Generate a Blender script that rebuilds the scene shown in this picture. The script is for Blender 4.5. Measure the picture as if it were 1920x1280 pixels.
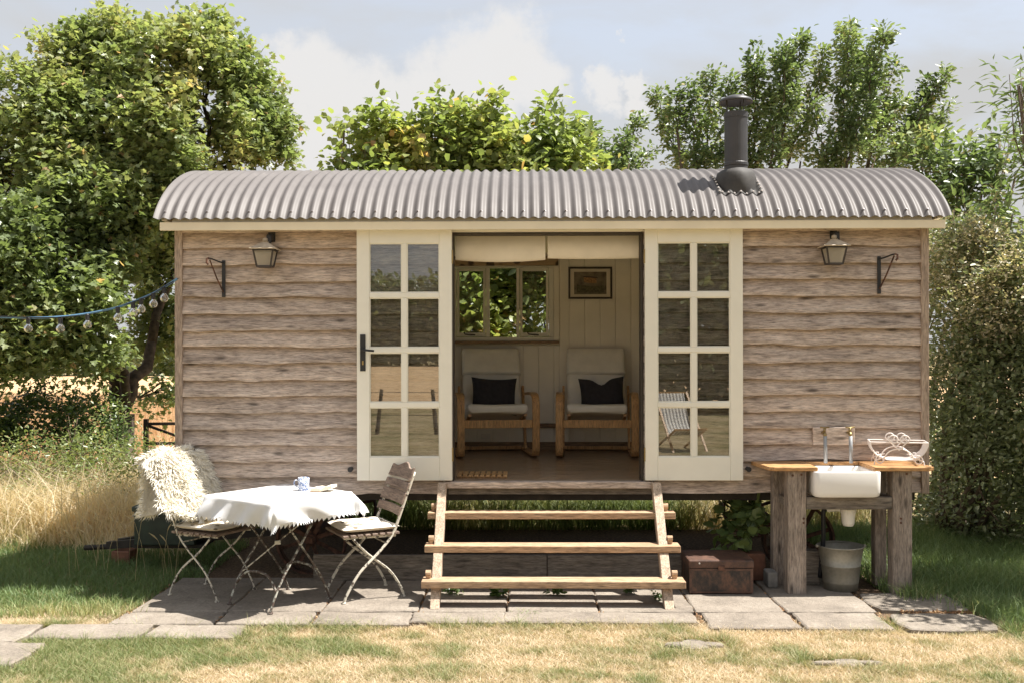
import bpy, math, random
import numpy as np
from mathutils import Vector, Matrix
R = math.radians
random.seed(7)
rng = np.random.default_rng(11)
scene = bpy.context.scene
for o in list(bpy.data.objects): bpy.data.objects.remove(o)
col = scene.collection

# ------------------------------------------------------------------ camera
CAM = Vector((0.0, -7.35, 1.69)); F = 1867.0; VPX, HZ = 983.0, 660.0
cd = bpy.data.cameras.new('camera'); cam = bpy.data.objects.new('camera', cd); col.objects.link(cam)
cam.location = CAM
cam.rotation_euler = (R(90), R(0.1), math.atan((VPX-960)/F))
cd.sensor_width = 36; cd.lens = 35; cd.shift_y = (HZ-640)/1920; cd.clip_start = .05; cd.clip_end = 3000
scene.camera = cam
scene.cycles.max_bounces = 12; scene.cycles.diffuse_bounces = 7; scene.cycles.transparent_max_bounces = 12

# ------------------------------------------------------------------ sun, sky, exposure
SUN = Vector((0.52, 0.012, 1.0)).normalized()            # towards the sun: high, from the right
sl = bpy.data.lights.new('sun', 'SUN'); sun = bpy.data.objects.new('sun', sl); col.objects.link(sun)
sl.energy = 3.4; sl.angle = R(0.55); sl.color = (1, .955, .89)
sun.rotation_euler = SUN.to_track_quat('Z', 'Y').to_euler()
scene.view_settings.view_transform = 'Standard'; scene.view_settings.look = 'None'
scene.view_settings.exposure = 1.68; scene.view_settings.gamma = 1

world = bpy.data.worlds.new('World'); scene.world = world; world.use_nodes = True
wt = world.node_tree; wt.nodes.clear()
def wn(t, **k):
    n = wt.nodes.new(t)
    for a, b in k.items(): setattr(n, a, b)
    return n
wl = wt.links.new
sky = wn('ShaderNodeTexSky', sky_type='NISHITA', sun_disc=False)
sky.sun_elevation = math.asin(SUN.z); sky.sun_rotation = math.atan2(SUN.x, SUN.y)
sky.air_density = 1.0; sky.dust_density = 2.0; sky.ozone_density = 1.0
bg = wn('ShaderNodeBackground'); bg.inputs[1].default_value = 0.12
wo = wn('ShaderNodeOutputWorld')
tc = wn('ShaderNodeTexCoord')
def wmath(op, a, b=None, clamp=False):
    n = wn('ShaderNodeMath', operation=op); n.use_clamp = clamp
    for i, v in enumerate((a, b)):
        if v is None: continue
        if isinstance(v, (int, float)): n.inputs[i].default_value = v
        else: wl(v, n.inputs[i])
    return n.outputs[0]
# wobble the direction for ragged cloud edges
wob = wn('ShaderNodeTexNoise'); wob.inputs['Scale'].default_value = 14; wob.inputs['Detail'].default_value = 9; wob.inputs['Roughness'].default_value = .6
wl(tc.outputs['Generated'], wob.inputs['Vector'])
sub = wn('ShaderNodeVectorMath', operation='SUBTRACT'); wl(wob.outputs['Color'], sub.inputs[0]); sub.inputs[1].default_value = (.5, .5, .5)
mul = wn('ShaderNodeVectorMath', operation='SCALE'); wl(sub.outputs[0], mul.inputs[0]); mul.inputs['Scale'].default_value = .13
add = wn('ShaderNodeVectorMath', operation='ADD'); wl(tc.outputs['Generated'], add.inputs[0]); wl(mul.outputs[0], add.inputs[1])
dens = None
# cumulus heads as direction + angular radius (radians); one bank ahead, others all round the sky
heads = [((a-VPX)/F, (HZ-b)/F, r/F) for a, b, r in [(545,150,70),(620,165,95),(700,190,90),(790,175,95),(870,150,95),(940,130,95),(1000,165,80),
         (600,260,80),(700,250,90),(800,230,100),(930,215,100),(560,310,60),(1140,180,40),(1190,200,35),(960,70,22),(1180,72,16)]]
dirs = [Vector((x, 1, z)).normalized() for x, z, r in heads]; rads = [h[2] for h in heads]
rr = random.Random(3)
for k in range(9):                                       # the rest of the sky carries similar banks
    az = R(60+30*k+rr.uniform(-8, 8)); el = R(rr.uniform(9, 26))
    dirs.append(Vector((math.sin(az)*math.cos(el), math.cos(az)*math.cos(el), math.sin(el)))); rads.append(rr.uniform(.08, .16))
for d, r in zip(dirs, rads):
    vd = wn('ShaderNodeVectorMath', operation='DISTANCE'); wl(add.outputs[0], vd.inputs[0]); vd.inputs[1].default_value = d
    v = wmath('SUBTRACT', 1.0, wmath('DIVIDE', vd.outputs['Value'], r))
    dens = v if dens is None else wmath('MAXIMUM', dens, v)
mr = wn('ShaderNodeMapRange', interpolation_type='SMOOTHSTEP'); wl(dens, mr.inputs[0])
mr.inputs[1].default_value = -.12; mr.inputs[2].default_value = .5
# thin high veil everywhere, thicker to the horizon
mp = wn('ShaderNodeMapping'); mp.inputs['Scale'].default_value = (2.2, 2.2, 6.5); mp.inputs['Rotation'].default_value = (0, R(18), 0)
wl(tc.outputs['Generated'], mp.inputs[0])
veil = wn('ShaderNodeTexNoise'); veil.inputs['Scale'].default_value = 1.6; veil.inputs['Detail'].default_value = 8; veil.inputs['Roughness'].default_value = .58
veil.inputs['Distortion'].default_value = .6
wl(mp.outputs[0], veil.inputs['Vector'])
vr = wn('ShaderNodeMapRange'); wl(veil.outputs[0], vr.inputs[0]); vr.inputs[1].default_value = .38; vr.inputs[2].default_value = .72
vr.inputs[3].default_value = .80; vr.inputs[4].default_value = .98
sep = wn('ShaderNodeSeparateXYZ'); wl(tc.outputs['Generated'], sep.inputs[0])
hz = wn('ShaderNodeMapRange'); wl(sep.outputs['Z'], hz.inputs[0]); hz.inputs[1].default_value = .0; hz.inputs[2].default_value = .3
hz.inputs[3].default_value = .55; hz.inputs[4].default_value = .0
vv = wmath('ADD', vr.outputs[0], wmath('MULTIPLY', hz.outputs[0], .6), True)
mx1 = wn('ShaderNodeMixRGB'); wl(vv, mx1.inputs[0]); wl(sky.outputs[0], mx1.inputs[1]); mx1.inputs[2].default_value = (1.66, 1.665, 1.67, 1)
mx2 = wn('ShaderNodeMixRGB'); wl(wmath('MULTIPLY', mr.outputs[0], .85), mx2.inputs[0]); wl(mx1.outputs[0], mx2.inputs[1]); mx2.inputs[2].default_value = (2.25, 2.2, 2.15, 1)
wl(mx2.outputs[0], bg.inputs[0]); wl(bg.outputs[0], wo.inputs[0])

# ------------------------------------------------------------------ helpers
def px(x, y, Y=0.0):
    """pixel of the photograph at world depth Y -> (x, z)"""
    d = 7.35+Y
    return ((x-VPX)*d/F, 1.69+(HZ-y)*d/F)
def tag(o, label=None, cat=None, group=None, kind=None):
    for k, v in (('label', label), ('category', cat), ('group', group), ('kind', kind)):
        if v: o[k] = v
    return o
def empty(name, loc=(0, 0, 0), rz=0, label=None, cat=None, group=None):
    o = bpy.data.objects.new(name, None); col.objects.link(o); o.location = loc; o.rotation_euler = (0, 0, rz)
    o.empty_display_size = .1
    return tag(o, label, cat, group)
def link(name, me, mat=None, parent=None, world=False, bevel=0, smooth=False, auto=None):
    o = bpy.data.objects.new(name, me); col.objects.link(o)
    if mat is not None and not me.materials: me.materials.append(mat)
    if parent is not None:
        o.parent = parent
        if world:
            p, L = parent, Vector((0, 0, 0))
            while p: L += p.location; p = p.parent
            o.location = -L
    if smooth and len(me.polygons): me.polygons.foreach_set('use_smooth', [True]*len(me.polygons))
    if bevel:
        m = o.modifiers.new('bevel', 'BEVEL'); m.width = bevel; m.segments = 2; m.limit_method = 'ANGLE'; m.angle_limit = R(40)
    return o
class MB:
    def __init__(s): s.v = []; s.f = []
    def add(s, vs, fs):
        b = len(s.v); s.v += [tuple(v) for v in vs]; s.f += [tuple(i+b for i in f) for f in fs]; return s
    def box(s, x0, x1, y0, y1, z0, z1, M=None):
        vs = [Vector((x, y, z)) for z in (z0, z1) for y in (y0, y1) for x in (x0, x1)]
        if M: vs = [M @ v for v in vs]
        return s.add(vs, [(0,2,3,1),(4,5,7,6),(0,1,5,4),(2,6,7,3),(0,4,6,2),(1,3,7,5)])
    def beam(s, a, b, w, h, up=(0, 0, 1)):
        a = Vector(a); b = Vector(b); t = (b-a).normalized(); u = Vector(up); sd = t.cross(u).normalized(); u = sd.cross(t)
        vs = [p+sd*i*w/2+u*j*h/2 for p in (a, b) for j in (-1, 1) for i in (-1, 1)]
        return s.add(vs, [(0,2,3,1),(4,5,7,6),(0,1,5,4),(2,6,7,3),(0,4,6,2),(1,3,7,5)])
    def tube(s, pts, r, n=8, caps=True, flat=1.0):
        pts = [Vector(p) for p in pts]; m = len(pts); rs = r if hasattr(r, '__len__') else [r]*m
        nrm = None; vs = []
        for i, p in enumerate(pts):
            t = (pts[min(i+1, m-1)]-pts[max(i-1, 0)]).normalized()
            if nrm is None:
                nrm = t.orthogonal().normalized()
            else:
                nrm = (nrm-t*nrm.dot(t)); nrm = nrm.normalized() if nrm.length > 1e-6 else t.orthogonal().normalized()
            bn = t.cross(nrm)
            for k in range(n):
                a = 2*math.pi*k/n; vs.append(p+(nrm*math.cos(a)*flat+bn*math.sin(a))*rs[i])
        fs = [(i*n+k, i*n+(k+1) % n, (i+1)*n+(k+1) % n, (i+1)*n+k) for i in range(m-1) for k in range(n)]
        if caps: fs += [tuple(range(n-1, -1, -1)), tuple((m-1)*n+k for k in range(n))]
        return s.add(vs, fs)
    def lathe(s, prof, n=24, c=(0, 0, 0), caps=False):
        vs = []; m = len(prof)
        for r, z in prof:
            for k in range(n):
                a = 2*math.pi*k/n; vs.append((c[0]+r*math.cos(a), c[1]+r*math.sin(a), c[2]+z))
        fs = [(i*n+k, i*n+(k+1) % n, (i+1)*n+(k+1) % n, (i+1)*n+k) for i in range(m-1) for k in range(n)]
        if caps: fs += [tuple(range(n-1, -1, -1)), tuple((m-1)*n+k for k in range(n))]
        return s.add(vs, fs)
    def sweep(s, path, prof, side=(1, 0, 0)):
        path = [Vector(p) for p in path]; sd = Vector(side).normalized(); m = len(path); n = len(prof); vs = []
        for i, p in enumerate(path):
            t = (path[min(i+1, m-1)]-path[max(i-1, 0)]).normalized(); u = sd.cross(t)
            for a, b in prof: vs.append(p+sd*a+u*b)
        fs = [(i*n+k, i*n+(k+1) % n, (i+1)*n+(k+1) % n, (i+1)*n+k) for i in range(m-1) for k in range(n)]
        return s.add(vs, fs+[tuple(range(n-1, -1, -1)), tuple((m-1)*n+k for k in range(n))])
    def mesh(s, name='m'):
        me = bpy.data.meshes.new(name); me.from_pydata(s.v, [], s.f); me.validate(); me.update(); return me
    def build(s, name, mat, parent=None, **k): return link(name, s.mesh(name), mat, parent, **k)
def spline(pts, n=8):
    pts = [Vector(p) for p in pts]; out = []
    for i in range(len(pts)-1):
        a, b, c, d = pts[max(i-1, 0)], pts[i], pts[i+1], pts[min(i+2, len(pts)-1)]
        for k in range(n):
            t = k/n
            out.append(.5*((2*b)+(c-a)*t+(2*a-5*b+4*c-d)*t*t+(3*b-a-3*c+d)*t**3))
    return out+[pts[-1]]
def rrect(w, h, r, n=4):
    out = []
    for cx, cy, a0 in ((w/2-r, h/2-r, 0), (-w/2+r, h/2-r, 90), (-w/2+r, -h/2+r, 180), (w/2-r, -h/2+r, 270)):
        for k in range(n+1):
            a = R(a0+90*k/n); out.append((cx+r*math.cos(a), cy+r*math.sin(a)))
    return out
_ng = {}
def vnoise(x, y, seed=0):
    """smooth value noise, numpy arrays, 0..1"""
    if seed not in _ng: _ng[seed] = np.random.default_rng(seed+100).random((256, 256))
    g = _ng[seed]; xi = np.floor(x).astype(int); yi = np.floor(y).astype(int); fx = x-xi; fy = y-yi
    fx = fx*fx*(3-2*fx); fy = fy*fy*(3-2*fy)
    a = g[xi % 256, yi % 256]; b = g[(xi+1) % 256, yi % 256]; c = g[xi % 256, (yi+1) % 256]; d = g[(xi+1) % 256, (yi+1) % 256]
    return (a*(1-fx)+b*fx)*(1-fy)+(c*(1-fx)+d*fx)*fy
def fbm(x, y, seed=0): return (vnoise(x, y, seed)*.55+vnoise(x*2.1, y*2.1, seed+1)*.3+vnoise(x*4.3, y*4.3, seed+2)*.15)
def np_mesh(name, V, T, tint=None, per=None):
    """V (n,3), T (m,3) triangles, tint per triangle"""
    me = bpy.data.meshes.new(name); me.vertices.add(len(V)); me.vertices.foreach_set('co', np.ascontiguousarray(V, dtype=np.float32).ravel())
    m = len(T); me.loops.add(m*3); me.loops.foreach_set('vertex_index', np.ascontiguousarray(T, dtype=np.int32).ravel())
    me.polygons.add(m); me.polygons.foreach_set('loop_start', np.arange(0, m*3, 3, dtype=np.int32))
    me.update(calc_edges=True)
    if tint is not None:
        a = me.attributes.new('tint', 'FLOAT', 'FACE'); a.data.foreach_set('value', np.ascontiguousarray(tint, dtype=np.float32))
    return me

# ------------------------------------------------------------------ materials
def new(name):
    m = bpy.data.materials.new(name); m.use_nodes = True; nt = m.node_tree; b = nt.nodes['Principled BSDF']; return m, nt, b
def ramp(nt, fac, stops):
    r = nt.nodes.new('ShaderNodeValToRGB'); nt.links.new(fac, r.inputs[0]); e = r.color_ramp.elements
    while len(e) < len(stops): e.new(.5)
    for q, (p, c) in zip(e, stops): q.position = p; q.color = (*c, 1)
    return r.outputs[0]
def noise(nt, vec, scale, detail=5, rough=.55, dist=0):
    n = nt.nodes.new('ShaderNodeTexNoise'); n.inputs['Scale'].default_value = scale; n.inputs['Detail'].default_value = detail
    n.inputs['Roughness'].default_value = rough; n.inputs['Distortion'].default_value = dist
    if vec is not None: nt.links.new(vec, n.inputs['Vector'])
    return n.outputs[0]
def coords(nt, scale=(1, 1, 1), rnd=0):
    t = nt.nodes.new('ShaderNodeTexCoord'); m = nt.nodes.new('ShaderNodeMapping'); m.inputs['Scale'].default_value = scale
    nt.links.new(t.outputs['Object'], m.inputs[0])
    if rnd:
        oi = nt.nodes.new('ShaderNodeObjectInfo'); s = nt.nodes.new('ShaderNodeMath'); s.operation = 'MULTIPLY'; s.inputs[1].default_value = rnd
        nt.links.new(oi.outputs['Random'], s.inputs[0]); c = nt.nodes.new('ShaderNodeCombineXYZ')
        for i in range(3): nt.links.new(s.outputs[0], c.inputs[i])
        nt.links.new(c.outputs[0], m.inputs['Location'])
    return m.outputs[0]
def mixc(nt, f, a, b, mode='MIX'):
    m = nt.nodes.new('ShaderNodeMixRGB'); m.blend_type = mode
    for i, v in enumerate((f, a, b)):
        if hasattr(v, 'links') or hasattr(v, 'is_linked'): nt.links.new(v, m.inputs[i])
        elif i == 0: m.inputs[0].default_value = v
        else: m.inputs[i].default_value = (*v, 1)
    return m.outputs[0]
def bump(nt, b, h, strength=.3, dist=.01):
    n = nt.nodes.new('ShaderNodeBump'); n.inputs['Strength'].default_value = strength; n.inputs['Distance'].default_value = dist
    nt.links.new(h, n.inputs['Height']); nt.links.new(n.outputs[0], b.inputs['Normal'])
def plain(name, c, rough=.5, metal=0, var=.12, scale=12, bmp=0, spec=.5):
    m, nt, b = new(name); v = coords(nt); n = noise(nt, v, scale)
    lo = tuple(max(0, x*(1-var*1.6)) for x in c); hi = tuple(min(1, x*(1+var)) for x in c)
    nt.links.new(ramp(nt, n, [(.3, lo), (.7, hi)]), b.inputs['Base Color'])
    b.inputs['Roughness'].default_value = rough; b.inputs['Metallic'].default_value = metal; b.inputs['Specular IOR Level'].default_value = spec
    if bmp: bump(nt, b, noise(nt, v, scale*6), bmp, .004)
    return m
def wood(name, dark, mid, light, axis='x', grain=1.0, rough=.75, knots=True, tone=.0, stain=.35):
    m, nt, b = new(name)
    s = {'x': (2.4, 20, 20), 'y': (20, 2.4, 20), 'z': (20, 20, 2.4)}[axis]
    v = coords(nt, s, 37); n1 = noise(nt, v, 1.6*grain, 8, .65, .8)
    c = ramp(nt, n1, [(.25, dark), (.5, mid), (.75, light)])
    s2 = {'x': (3, 9, 9), 'y': (9, 3, 9), 'z': (9, 9, 3)}[axis]
    v2 = coords(nt, s2, 91); n2 = noise(nt, v2, .9, 5, .6, 1.2)
    c = mixc(nt, ramp(nt, n2, [(.50, (0, 0, 0)), (.72, (stain,)*3)]), c, tuple(x*.42 for x in dark))
    fine = {'x': (14, 120, 120), 'y': (120, 14, 120), 'z': (120, 120, 14)}[axis]
    n3 = noise(nt, coords(nt, fine, 11), 1.0, 4, .7)
    c = mixc(nt, .9, c, ramp(nt, n3, [(.32, (.42, .41, .41)), (.5, (1.0, 1.0, 1.0)), (.66, (1.38, 1.36, 1.33))]), 'MULTIPLY')
    h = n3
    if knots:
        ks = {'x': (1.6, 6, 6), 'y': (6, 1.6, 6), 'z': (6, 6, 1.6)}[axis]
        vo = nt.nodes.new('ShaderNodeTexVoronoi'); vo.inputs['Scale'].default_value = 1.7; nt.links.new(coords(nt, ks, 53), vo.inputs['Vector'])
        c = mixc(nt, ramp(nt, vo.outputs['Distance'], [(.05, (.85,)*3), (.17, (0, 0, 0))]), c, tuple(x*.3 for x in dark))
    if tone:
        oi = nt.nodes.new('ShaderNodeObjectInfo')
        c = mixc(nt, 1.0, c, ramp(nt, oi.outputs['Random'], [(0, (1-tone, 1-tone, 1-tone*.9)), (1, (1+tone*.6, 1+tone*.5, 1+tone*.4))]), 'MULTIPLY')
    nt.links.new(c, b.inputs['Base Color']); b.inputs['Roughness'].default_value = rough; b.inputs['Specular IOR Level'].default_value = .3
    bump(nt, b, h, .35, .004)
    return m
def leafmat(name, stops, trans=.35, rough=.36):
    m, nt, b = new(name); a = nt.nodes.new('ShaderNodeAttribute'); a.attribute_name = 'tint'
    c = ramp(nt, a.outputs['Fac'], stops); nt.links.new(c, b.inputs['Base Color']); b.inputs['Roughness'].default_value = rough
    b.inputs['Specular IOR Level'].default_value = .6
    t = nt.nodes.new('ShaderNodeBsdfTranslucent'); mx = nt.nodes.new('ShaderNodeMixShader'); mx.inputs[0].default_value = trans
    c2 = mixc(nt, 1.0, c, (1.25, 1.2, .95) if rough >= .5 else (1.5, 1.55, .85), 'MULTIPLY'); nt.links.new(c2, t.inputs[0])
    nt.links.new(b.outputs[0], mx.inputs[1]); nt.links.new(t.outputs[0], mx.inputs[2])
    nt.links.new(mx.outputs[0], nt.nodes['Material Output'].inputs[0]); return m
def glassmat(name, refl=.15, tintc=(.94, .96, .95), rough=0.0):
    m, nt, b = new(name); nt.nodes.remove(b)
    t = nt.nodes.new('ShaderNodeBsdfTransparent'); t.inputs[0].default_value = (*tintc, 1)
    g = nt.nodes.new('ShaderNodeBsdfGlossy'); g.inputs['Roughness'].default_value = rough
    lw = nt.nodes.new('ShaderNodeFresnel'); lw.inputs[0].default_value = 1.5
    ad = nt.nodes.new('ShaderNodeMath'); ad.operation = 'MULTIPLY_ADD'; ad.inputs[1].default_value = refl/.04; ad.inputs[2].default_value = 0; ad.use_clamp = True
    nt.links.new(lw.outputs[0], ad.inputs[0])
    mx = nt.nodes.new('ShaderNodeMixShader'); nt.links.new(ad.outputs[0], mx.inputs[0]); nt.links.new(t.outputs[0], mx.inputs[1]); nt.links.new(g.outputs[0], mx.inputs[2])
    nt.links.new(mx.outputs[0], nt.nodes['Material Output'].inputs[0]); return m

def frosted(name, c):
    m, nt, b = new(name); b.inputs['Base Color'].default_value = (*c, 1); b.inputs['Roughness'].default_value = .25
    t = nt.nodes.new('ShaderNodeBsdfTransparent'); tl = nt.nodes.new('ShaderNodeBsdfTranslucent'); tl.inputs[0].default_value = (*c, 1)
    m1 = nt.nodes.new('ShaderNodeMixShader'); m1.inputs[0].default_value = .5; nt.links.new(b.outputs[0], m1.inputs[1]); nt.links.new(tl.outputs[0], m1.inputs[2])
    m2 = nt.nodes.new('ShaderNodeMixShader'); m2.inputs[0].default_value = .5; nt.links.new(t.outputs[0], m2.inputs[1]); nt.links.new(m1.outputs[0], m2.inputs[2])
    nt.links.new(m2.outputs[0], nt.nodes['Material Output'].inputs[0]); return m
M = {}
M['clad'] = wood('weathered_oak', (.26, .205, .165), (.50, .41, .345), (.64, .555, .485), 'x', tone=.14)
M['cladz'] = wood('weathered_oak_upright', (.22, .165, .13), (.37, .29, .23), (.46, .37, .30), 'z', knots=False)
M['step'] = wood('step_timber', (.27, .17, .10), (.44, .295, .185), (.55, .40, .27), 'x', knots=False, stain=.2)
M['stepz'] = wood('stringer_timber', (.30, .22, .155), (.47, .36, .265), (.56, .46, .36), 'z', knots=False, stain=.15)
M['post'] = wood('sleeper_oak', (.14, .11, .09), (.27, .22, .18), (.38, .32, .27), 'z', tone=.06)
M['plank'] = wood('grey_plank', (.09, .075, .06), (.19, .16, .13), (.28, .24, .20), 'x')
M['counter'] = wood('honey_plank', (.24, .12, .05), (.47, .26, .11), (.60, .38, .19), 'x', knots=False, rough=.5)
M['slat'] = wood('bistro_slat', (.12, .085, .065), (.23, .17, .135), (.33, .26, .21), 'y', knots=False)
M['birch'] = wood('bent_birch', (.38, .20, .08), (.52, .30, .13), (.60, .38, .18), 'z', knots=False, rough=.4, stain=.1)
M['floor'] = wood('floor_oak', (.24, .165, .105), (.36, .255, .165), (.44, .32, .21), 'x', knots=False, rough=.2, stain=.15, tone=.08)
M['ply'] = wood('brown_trim', (.16, .10, .06), (.26, .17, .10), (.33, .22, .14), 'x', knots=False, rough=.5)
M['cream'] = plain('cream_paint', (.78, .755, .665), .42, var=.03, scale=5)
M['fascia'] = plain('fascia_paint', (.78, .70, .54), .5, var=.05, scale=4)
M['lining'] = plain('lining_paint', (.88, .83, .72), .55, var=.04, scale=4)
M['seal'] = plain('dark_seal', (.05, .038, .03), .6)
M['black'] = plain('black_iron', (.018, .018, .02), .5, bmp=.1)
M['rust'] = plain('rusted_iron', (.11, .05, .03), .8, var=.5, scale=20)
M['dark'] = plain('dark_chassis', (.035, .028, .022), .8, var=.3)
M['flue'] = plain('flue_paint', (.045, .043, .045), .48, var=.15, scale=7)
M['rubber'] = plain('flashing_rubber', (.05, .046, .042), .7, var=.25)
M['zinc'] = plain('roof_fixing', (.22, .2, .2), .45, .5)
M['brass'] = plain('brass', (.35, .26, .12), .45, .9)
M['lamp'] = plain('lantern_bronze', (.50, .42, .32), .5, .1, var=.25)
M['lampdark'] = plain('lantern_dark', (.06, .05, .045), .5, .3)
M['canvas'] = plain('cream_canvas', (.74, .67, .55), .9, var=.05, scale=6)
M['chairpad'] = plain('cream_cotton', (.78, .74, .66), .9, var=.05, scale=9, bmp=.15)
M['charcoal'] = plain('charcoal_linen', (.030, .027, .032), .95, var=.2, scale=30, bmp=.3)
M['whitecloth'] = plain('white_linen', (.66, .655, .65), .9, var=.02, scale=20, bmp=.1)
M['paper'] = plain('paper', (.78, .70, .56), .8, var=.03)
M['ceramic'] = plain('white_ceramic', (.80, .77, .73), .12, var=.02, scale=3)
M['pvc'] = plain('white_pvc', (.76, .72, .64), .35, var=.04)
M['wirewhite'] = plain('white_wire', (.80, .74, .70), .4, var=.03)
M['greenbox'] = plain('dark_green_paint', (.016, .030, .024), .45, var=.25)
M['pipe'] = plain('grey_pipe', (.33, .34, .35), .4, .3)
M['bark'] = plain('bark', (.085, .062, .045), .9, var=.4, scale=14, bmp=.6)
M['twig'] = plain('twig_bark', (.14, .10, .07), .9, var=.3)
M['gate'] = plain('gate_steel', (.04, .03, .028), .7, var=.3)
M['concrete'] = plain('concrete', (.26, .245, .225), .9, var=.2, scale=14, bmp=.5)
M['brickm'] = plain('old_brick', (.22, .10, .06), .9, var=.3, bmp=.5)
M['cable'] = plain('blue_cable', (.10, .22, .36), .5, var=.2)
M['wool'] = plain('sheep_wool', (.88, .84, .74), .9, var=.06, scale=9)
M['glass'] = glassmat('double_glazing', .13)
M['lampglass'] = frosted('lantern_glass', (.80, .74, .62))
M['bulbglass'] = glassmat('bulb_glass', .12, (.97, .96, .93))
M['filament'] = plain('filament', (.55, .32, .12), .5)

# mottled roof paint
m, nt, b = new('roof_paint'); n = noise(nt, coords(nt, (1, 2, 2)), 3, 7, .6)
nt.links.new(ramp(nt, n, [(.3, (.118, .106, .101)), (.65, (.140, .127, .121)), (.8, (.172, .154, .143))]), b.inputs['Base Color'])
b.inputs['Roughness'].default_value = .55; b.inputs['Specular IOR Level'].default_value = .35; M['roof'] = m
# chipped white paint on iron
def chipped(name, paint, low=.43):
    m, nt, b = new(name); v = coords(nt); n = noise(nt, v, 38, 5, .6)
    nt.links.new(ramp(nt, n, [(low, (.09, .06, .045)), (low+.04, (.22, .22, .19)), (low+.07, paint)]), b.inputs['Base Color'])
    b.inputs['Roughness'].default_value = .6; return m
M['chip'] = chipped('chipped_white_paint', (.62, .57, .47), .40)
M['chiptable'] = chipped('flaking_green_paint', (.45, .44, .37), .50)
# cushion with small printed sprigs
m, nt, b = new('sprig_cotton'); vo = nt.nodes.new('ShaderNodeTexVoronoi'); vo.inputs['Scale'].default_value = 15; nt.links.new(coords(nt), vo.inputs['Vector'])
nt.links.new(ramp(nt, vo.outputs['Distance'], [(.24, (.22, .18, .13)), (.32, (.76, .70, .60))]), b.inputs['Base Color']); b.inputs['Roughness'].default_value = .9; M['sprig'] = m
# blue and white mug
m, nt, b = new('blue_print'); n = noise(nt, coords(nt), 75, 3, .5, 1.5)
nt.links.new(ramp(nt, n, [(.46, (.74, .76, .80)), (.52, (.14, .20, .38))]), b.inputs['Base Color']); b.inputs['Roughness'].default_value = .2; M['mug'] = m
# galvanised
m, nt, b = new('galvanised'); vo = nt.nodes.new('ShaderNodeTexVoronoi'); vo.inputs['Scale'].default_value = 45; nt.links.new(coords(nt), vo.inputs['Vector'])
c = mixc(nt, .5, ramp(nt, vo.outputs['Distance'], [(0, (.24, .23, .19)), (.7, (.33, .31, .26))]), ramp(nt, noise(nt, coords(nt), 9, 6), [(.3, (.18, .17, .13)), (.7, (.38, .36, .31))]))
nt.links.new(c, b.inputs['Base Color']); b.inputs['Roughness'].default_value = .5; b.inputs['Metallic'].default_value = .45; M['galv'] = m
# rusty black tin
m, nt, b = new('rusty_tin'); n = noise(nt, coords(nt, (1, 1, .6)), 14, 8, .7)
nt.links.new(ramp(nt, n, [(.40, (.016, .013, .012)), (.5, (.05, .03, .022)), (.62, (.13, .062, .036))]), b.inputs['Base Color']); b.inputs['Roughness'].default_value = .55; M['tin'] = m
m, nt, b = new('rusty_lid'); n = noise(nt, coords(nt), 16, 8, .7)
nt.links.new(ramp(nt, n, [(.35, (.045, .025, .018)), (.6, (.125, .062, .040)), (.75, (.16, .09, .06))]), b.inputs['Base Color']); b.inputs['Roughness'].default_value = .6; M['tinlid'] = m
# paving stone
m, nt, b = new('paving_stone'); v = coords(nt, rnd=20); n1 = noise(nt, v, 3.5, 8, .65); n2 = noise(nt, v, 45, 5, .7)
c = ramp(nt, n1, [(.3, (.17, .145, .118)), (.5, (.255, .218, .178)), (.75, (.34, .30, .25))])
c = mixc(nt, .55, c, ramp(nt, n2, [(.3, (.55, .53, .50)), (.55, (1.05, 1.04, 1.02)), (.7, (1.25, 1.24, 1.2))]), 'MULTIPLY')
vo = nt.nodes.new('ShaderNodeTexVoronoi'); vo.inputs['Scale'].default_value = 9; nt.links.new(v, vo.inputs['Vector'])
c = mixc(nt, ramp(nt, vo.outputs['Distance'], [(.06, (.6,)*3), (.12, (0, 0, 0))]), c, (.37, .34, .29))
nt.links.new(c, b.inputs['Base Color']); b.inputs['Roughness'].default_value = .9; bump(nt, b, n2, .9, .012); M['stone'] = m
# earth with dry thatch
m, nt, b = new('earth'); v = coords(nt); n1 = noise(nt, v, .9, 6, .6); n2 = noise(nt, v, 60, 5, .75)
c = ramp(nt, n1, [(.35, (.17, .16, .075)), (.5, (.30, .24, .135)), (.65, (.38, .30, .19))])
c = mixc(nt, .7, c, ramp(nt, n2, [(.3, (.45, .42, .36)), (.65, (1.15, 1.12, 1.05))]), 'MULTIPLY')
nt.links.new(c, b.inputs['Base Color']); b.inputs['Roughness'].default_value = 1; b.inputs['Specular IOR Level'].default_value = .1; bump(nt, b, n2, .8, .02); M['earth'] = m
m, nt, b = new('joint_soil'); n2 = noise(nt, coords(nt), 40, 6, .7)
nt.links.new(ramp(nt, n2, [(.35, (.05, .035, .022)), (.5, (.13, .08, .045)), (.65, (.24, .155, .085))]), b.inputs['Base Color']); b.inputs['Roughness'].default_value = 1; bump(nt, b, n2, .8, .02); M['soil'] = m
m, nt, b = new('wheat_field'); v = coords(nt); n1 = noise(nt, v, .12, 6, .6); n2 = noise(nt, coords(nt, (4, 1, 1)), 3, 6, .7)
c = mixc(nt, .6, ramp(nt, n1, [(.3, (.50, .33, .18)), (.7, (.60, .42, .25))]), ramp(nt, n2, [(.3, (.7, .68, .65)), (.7, (1.15, 1.12, 1.1))]), 'MULTIPLY')
nt.links.new(c, b.inputs['Base Color']); b.inputs['Roughness'].default_value = 1; b.inputs['Specular IOR Level'].default_value = .1; M['wheat'] = m
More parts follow.
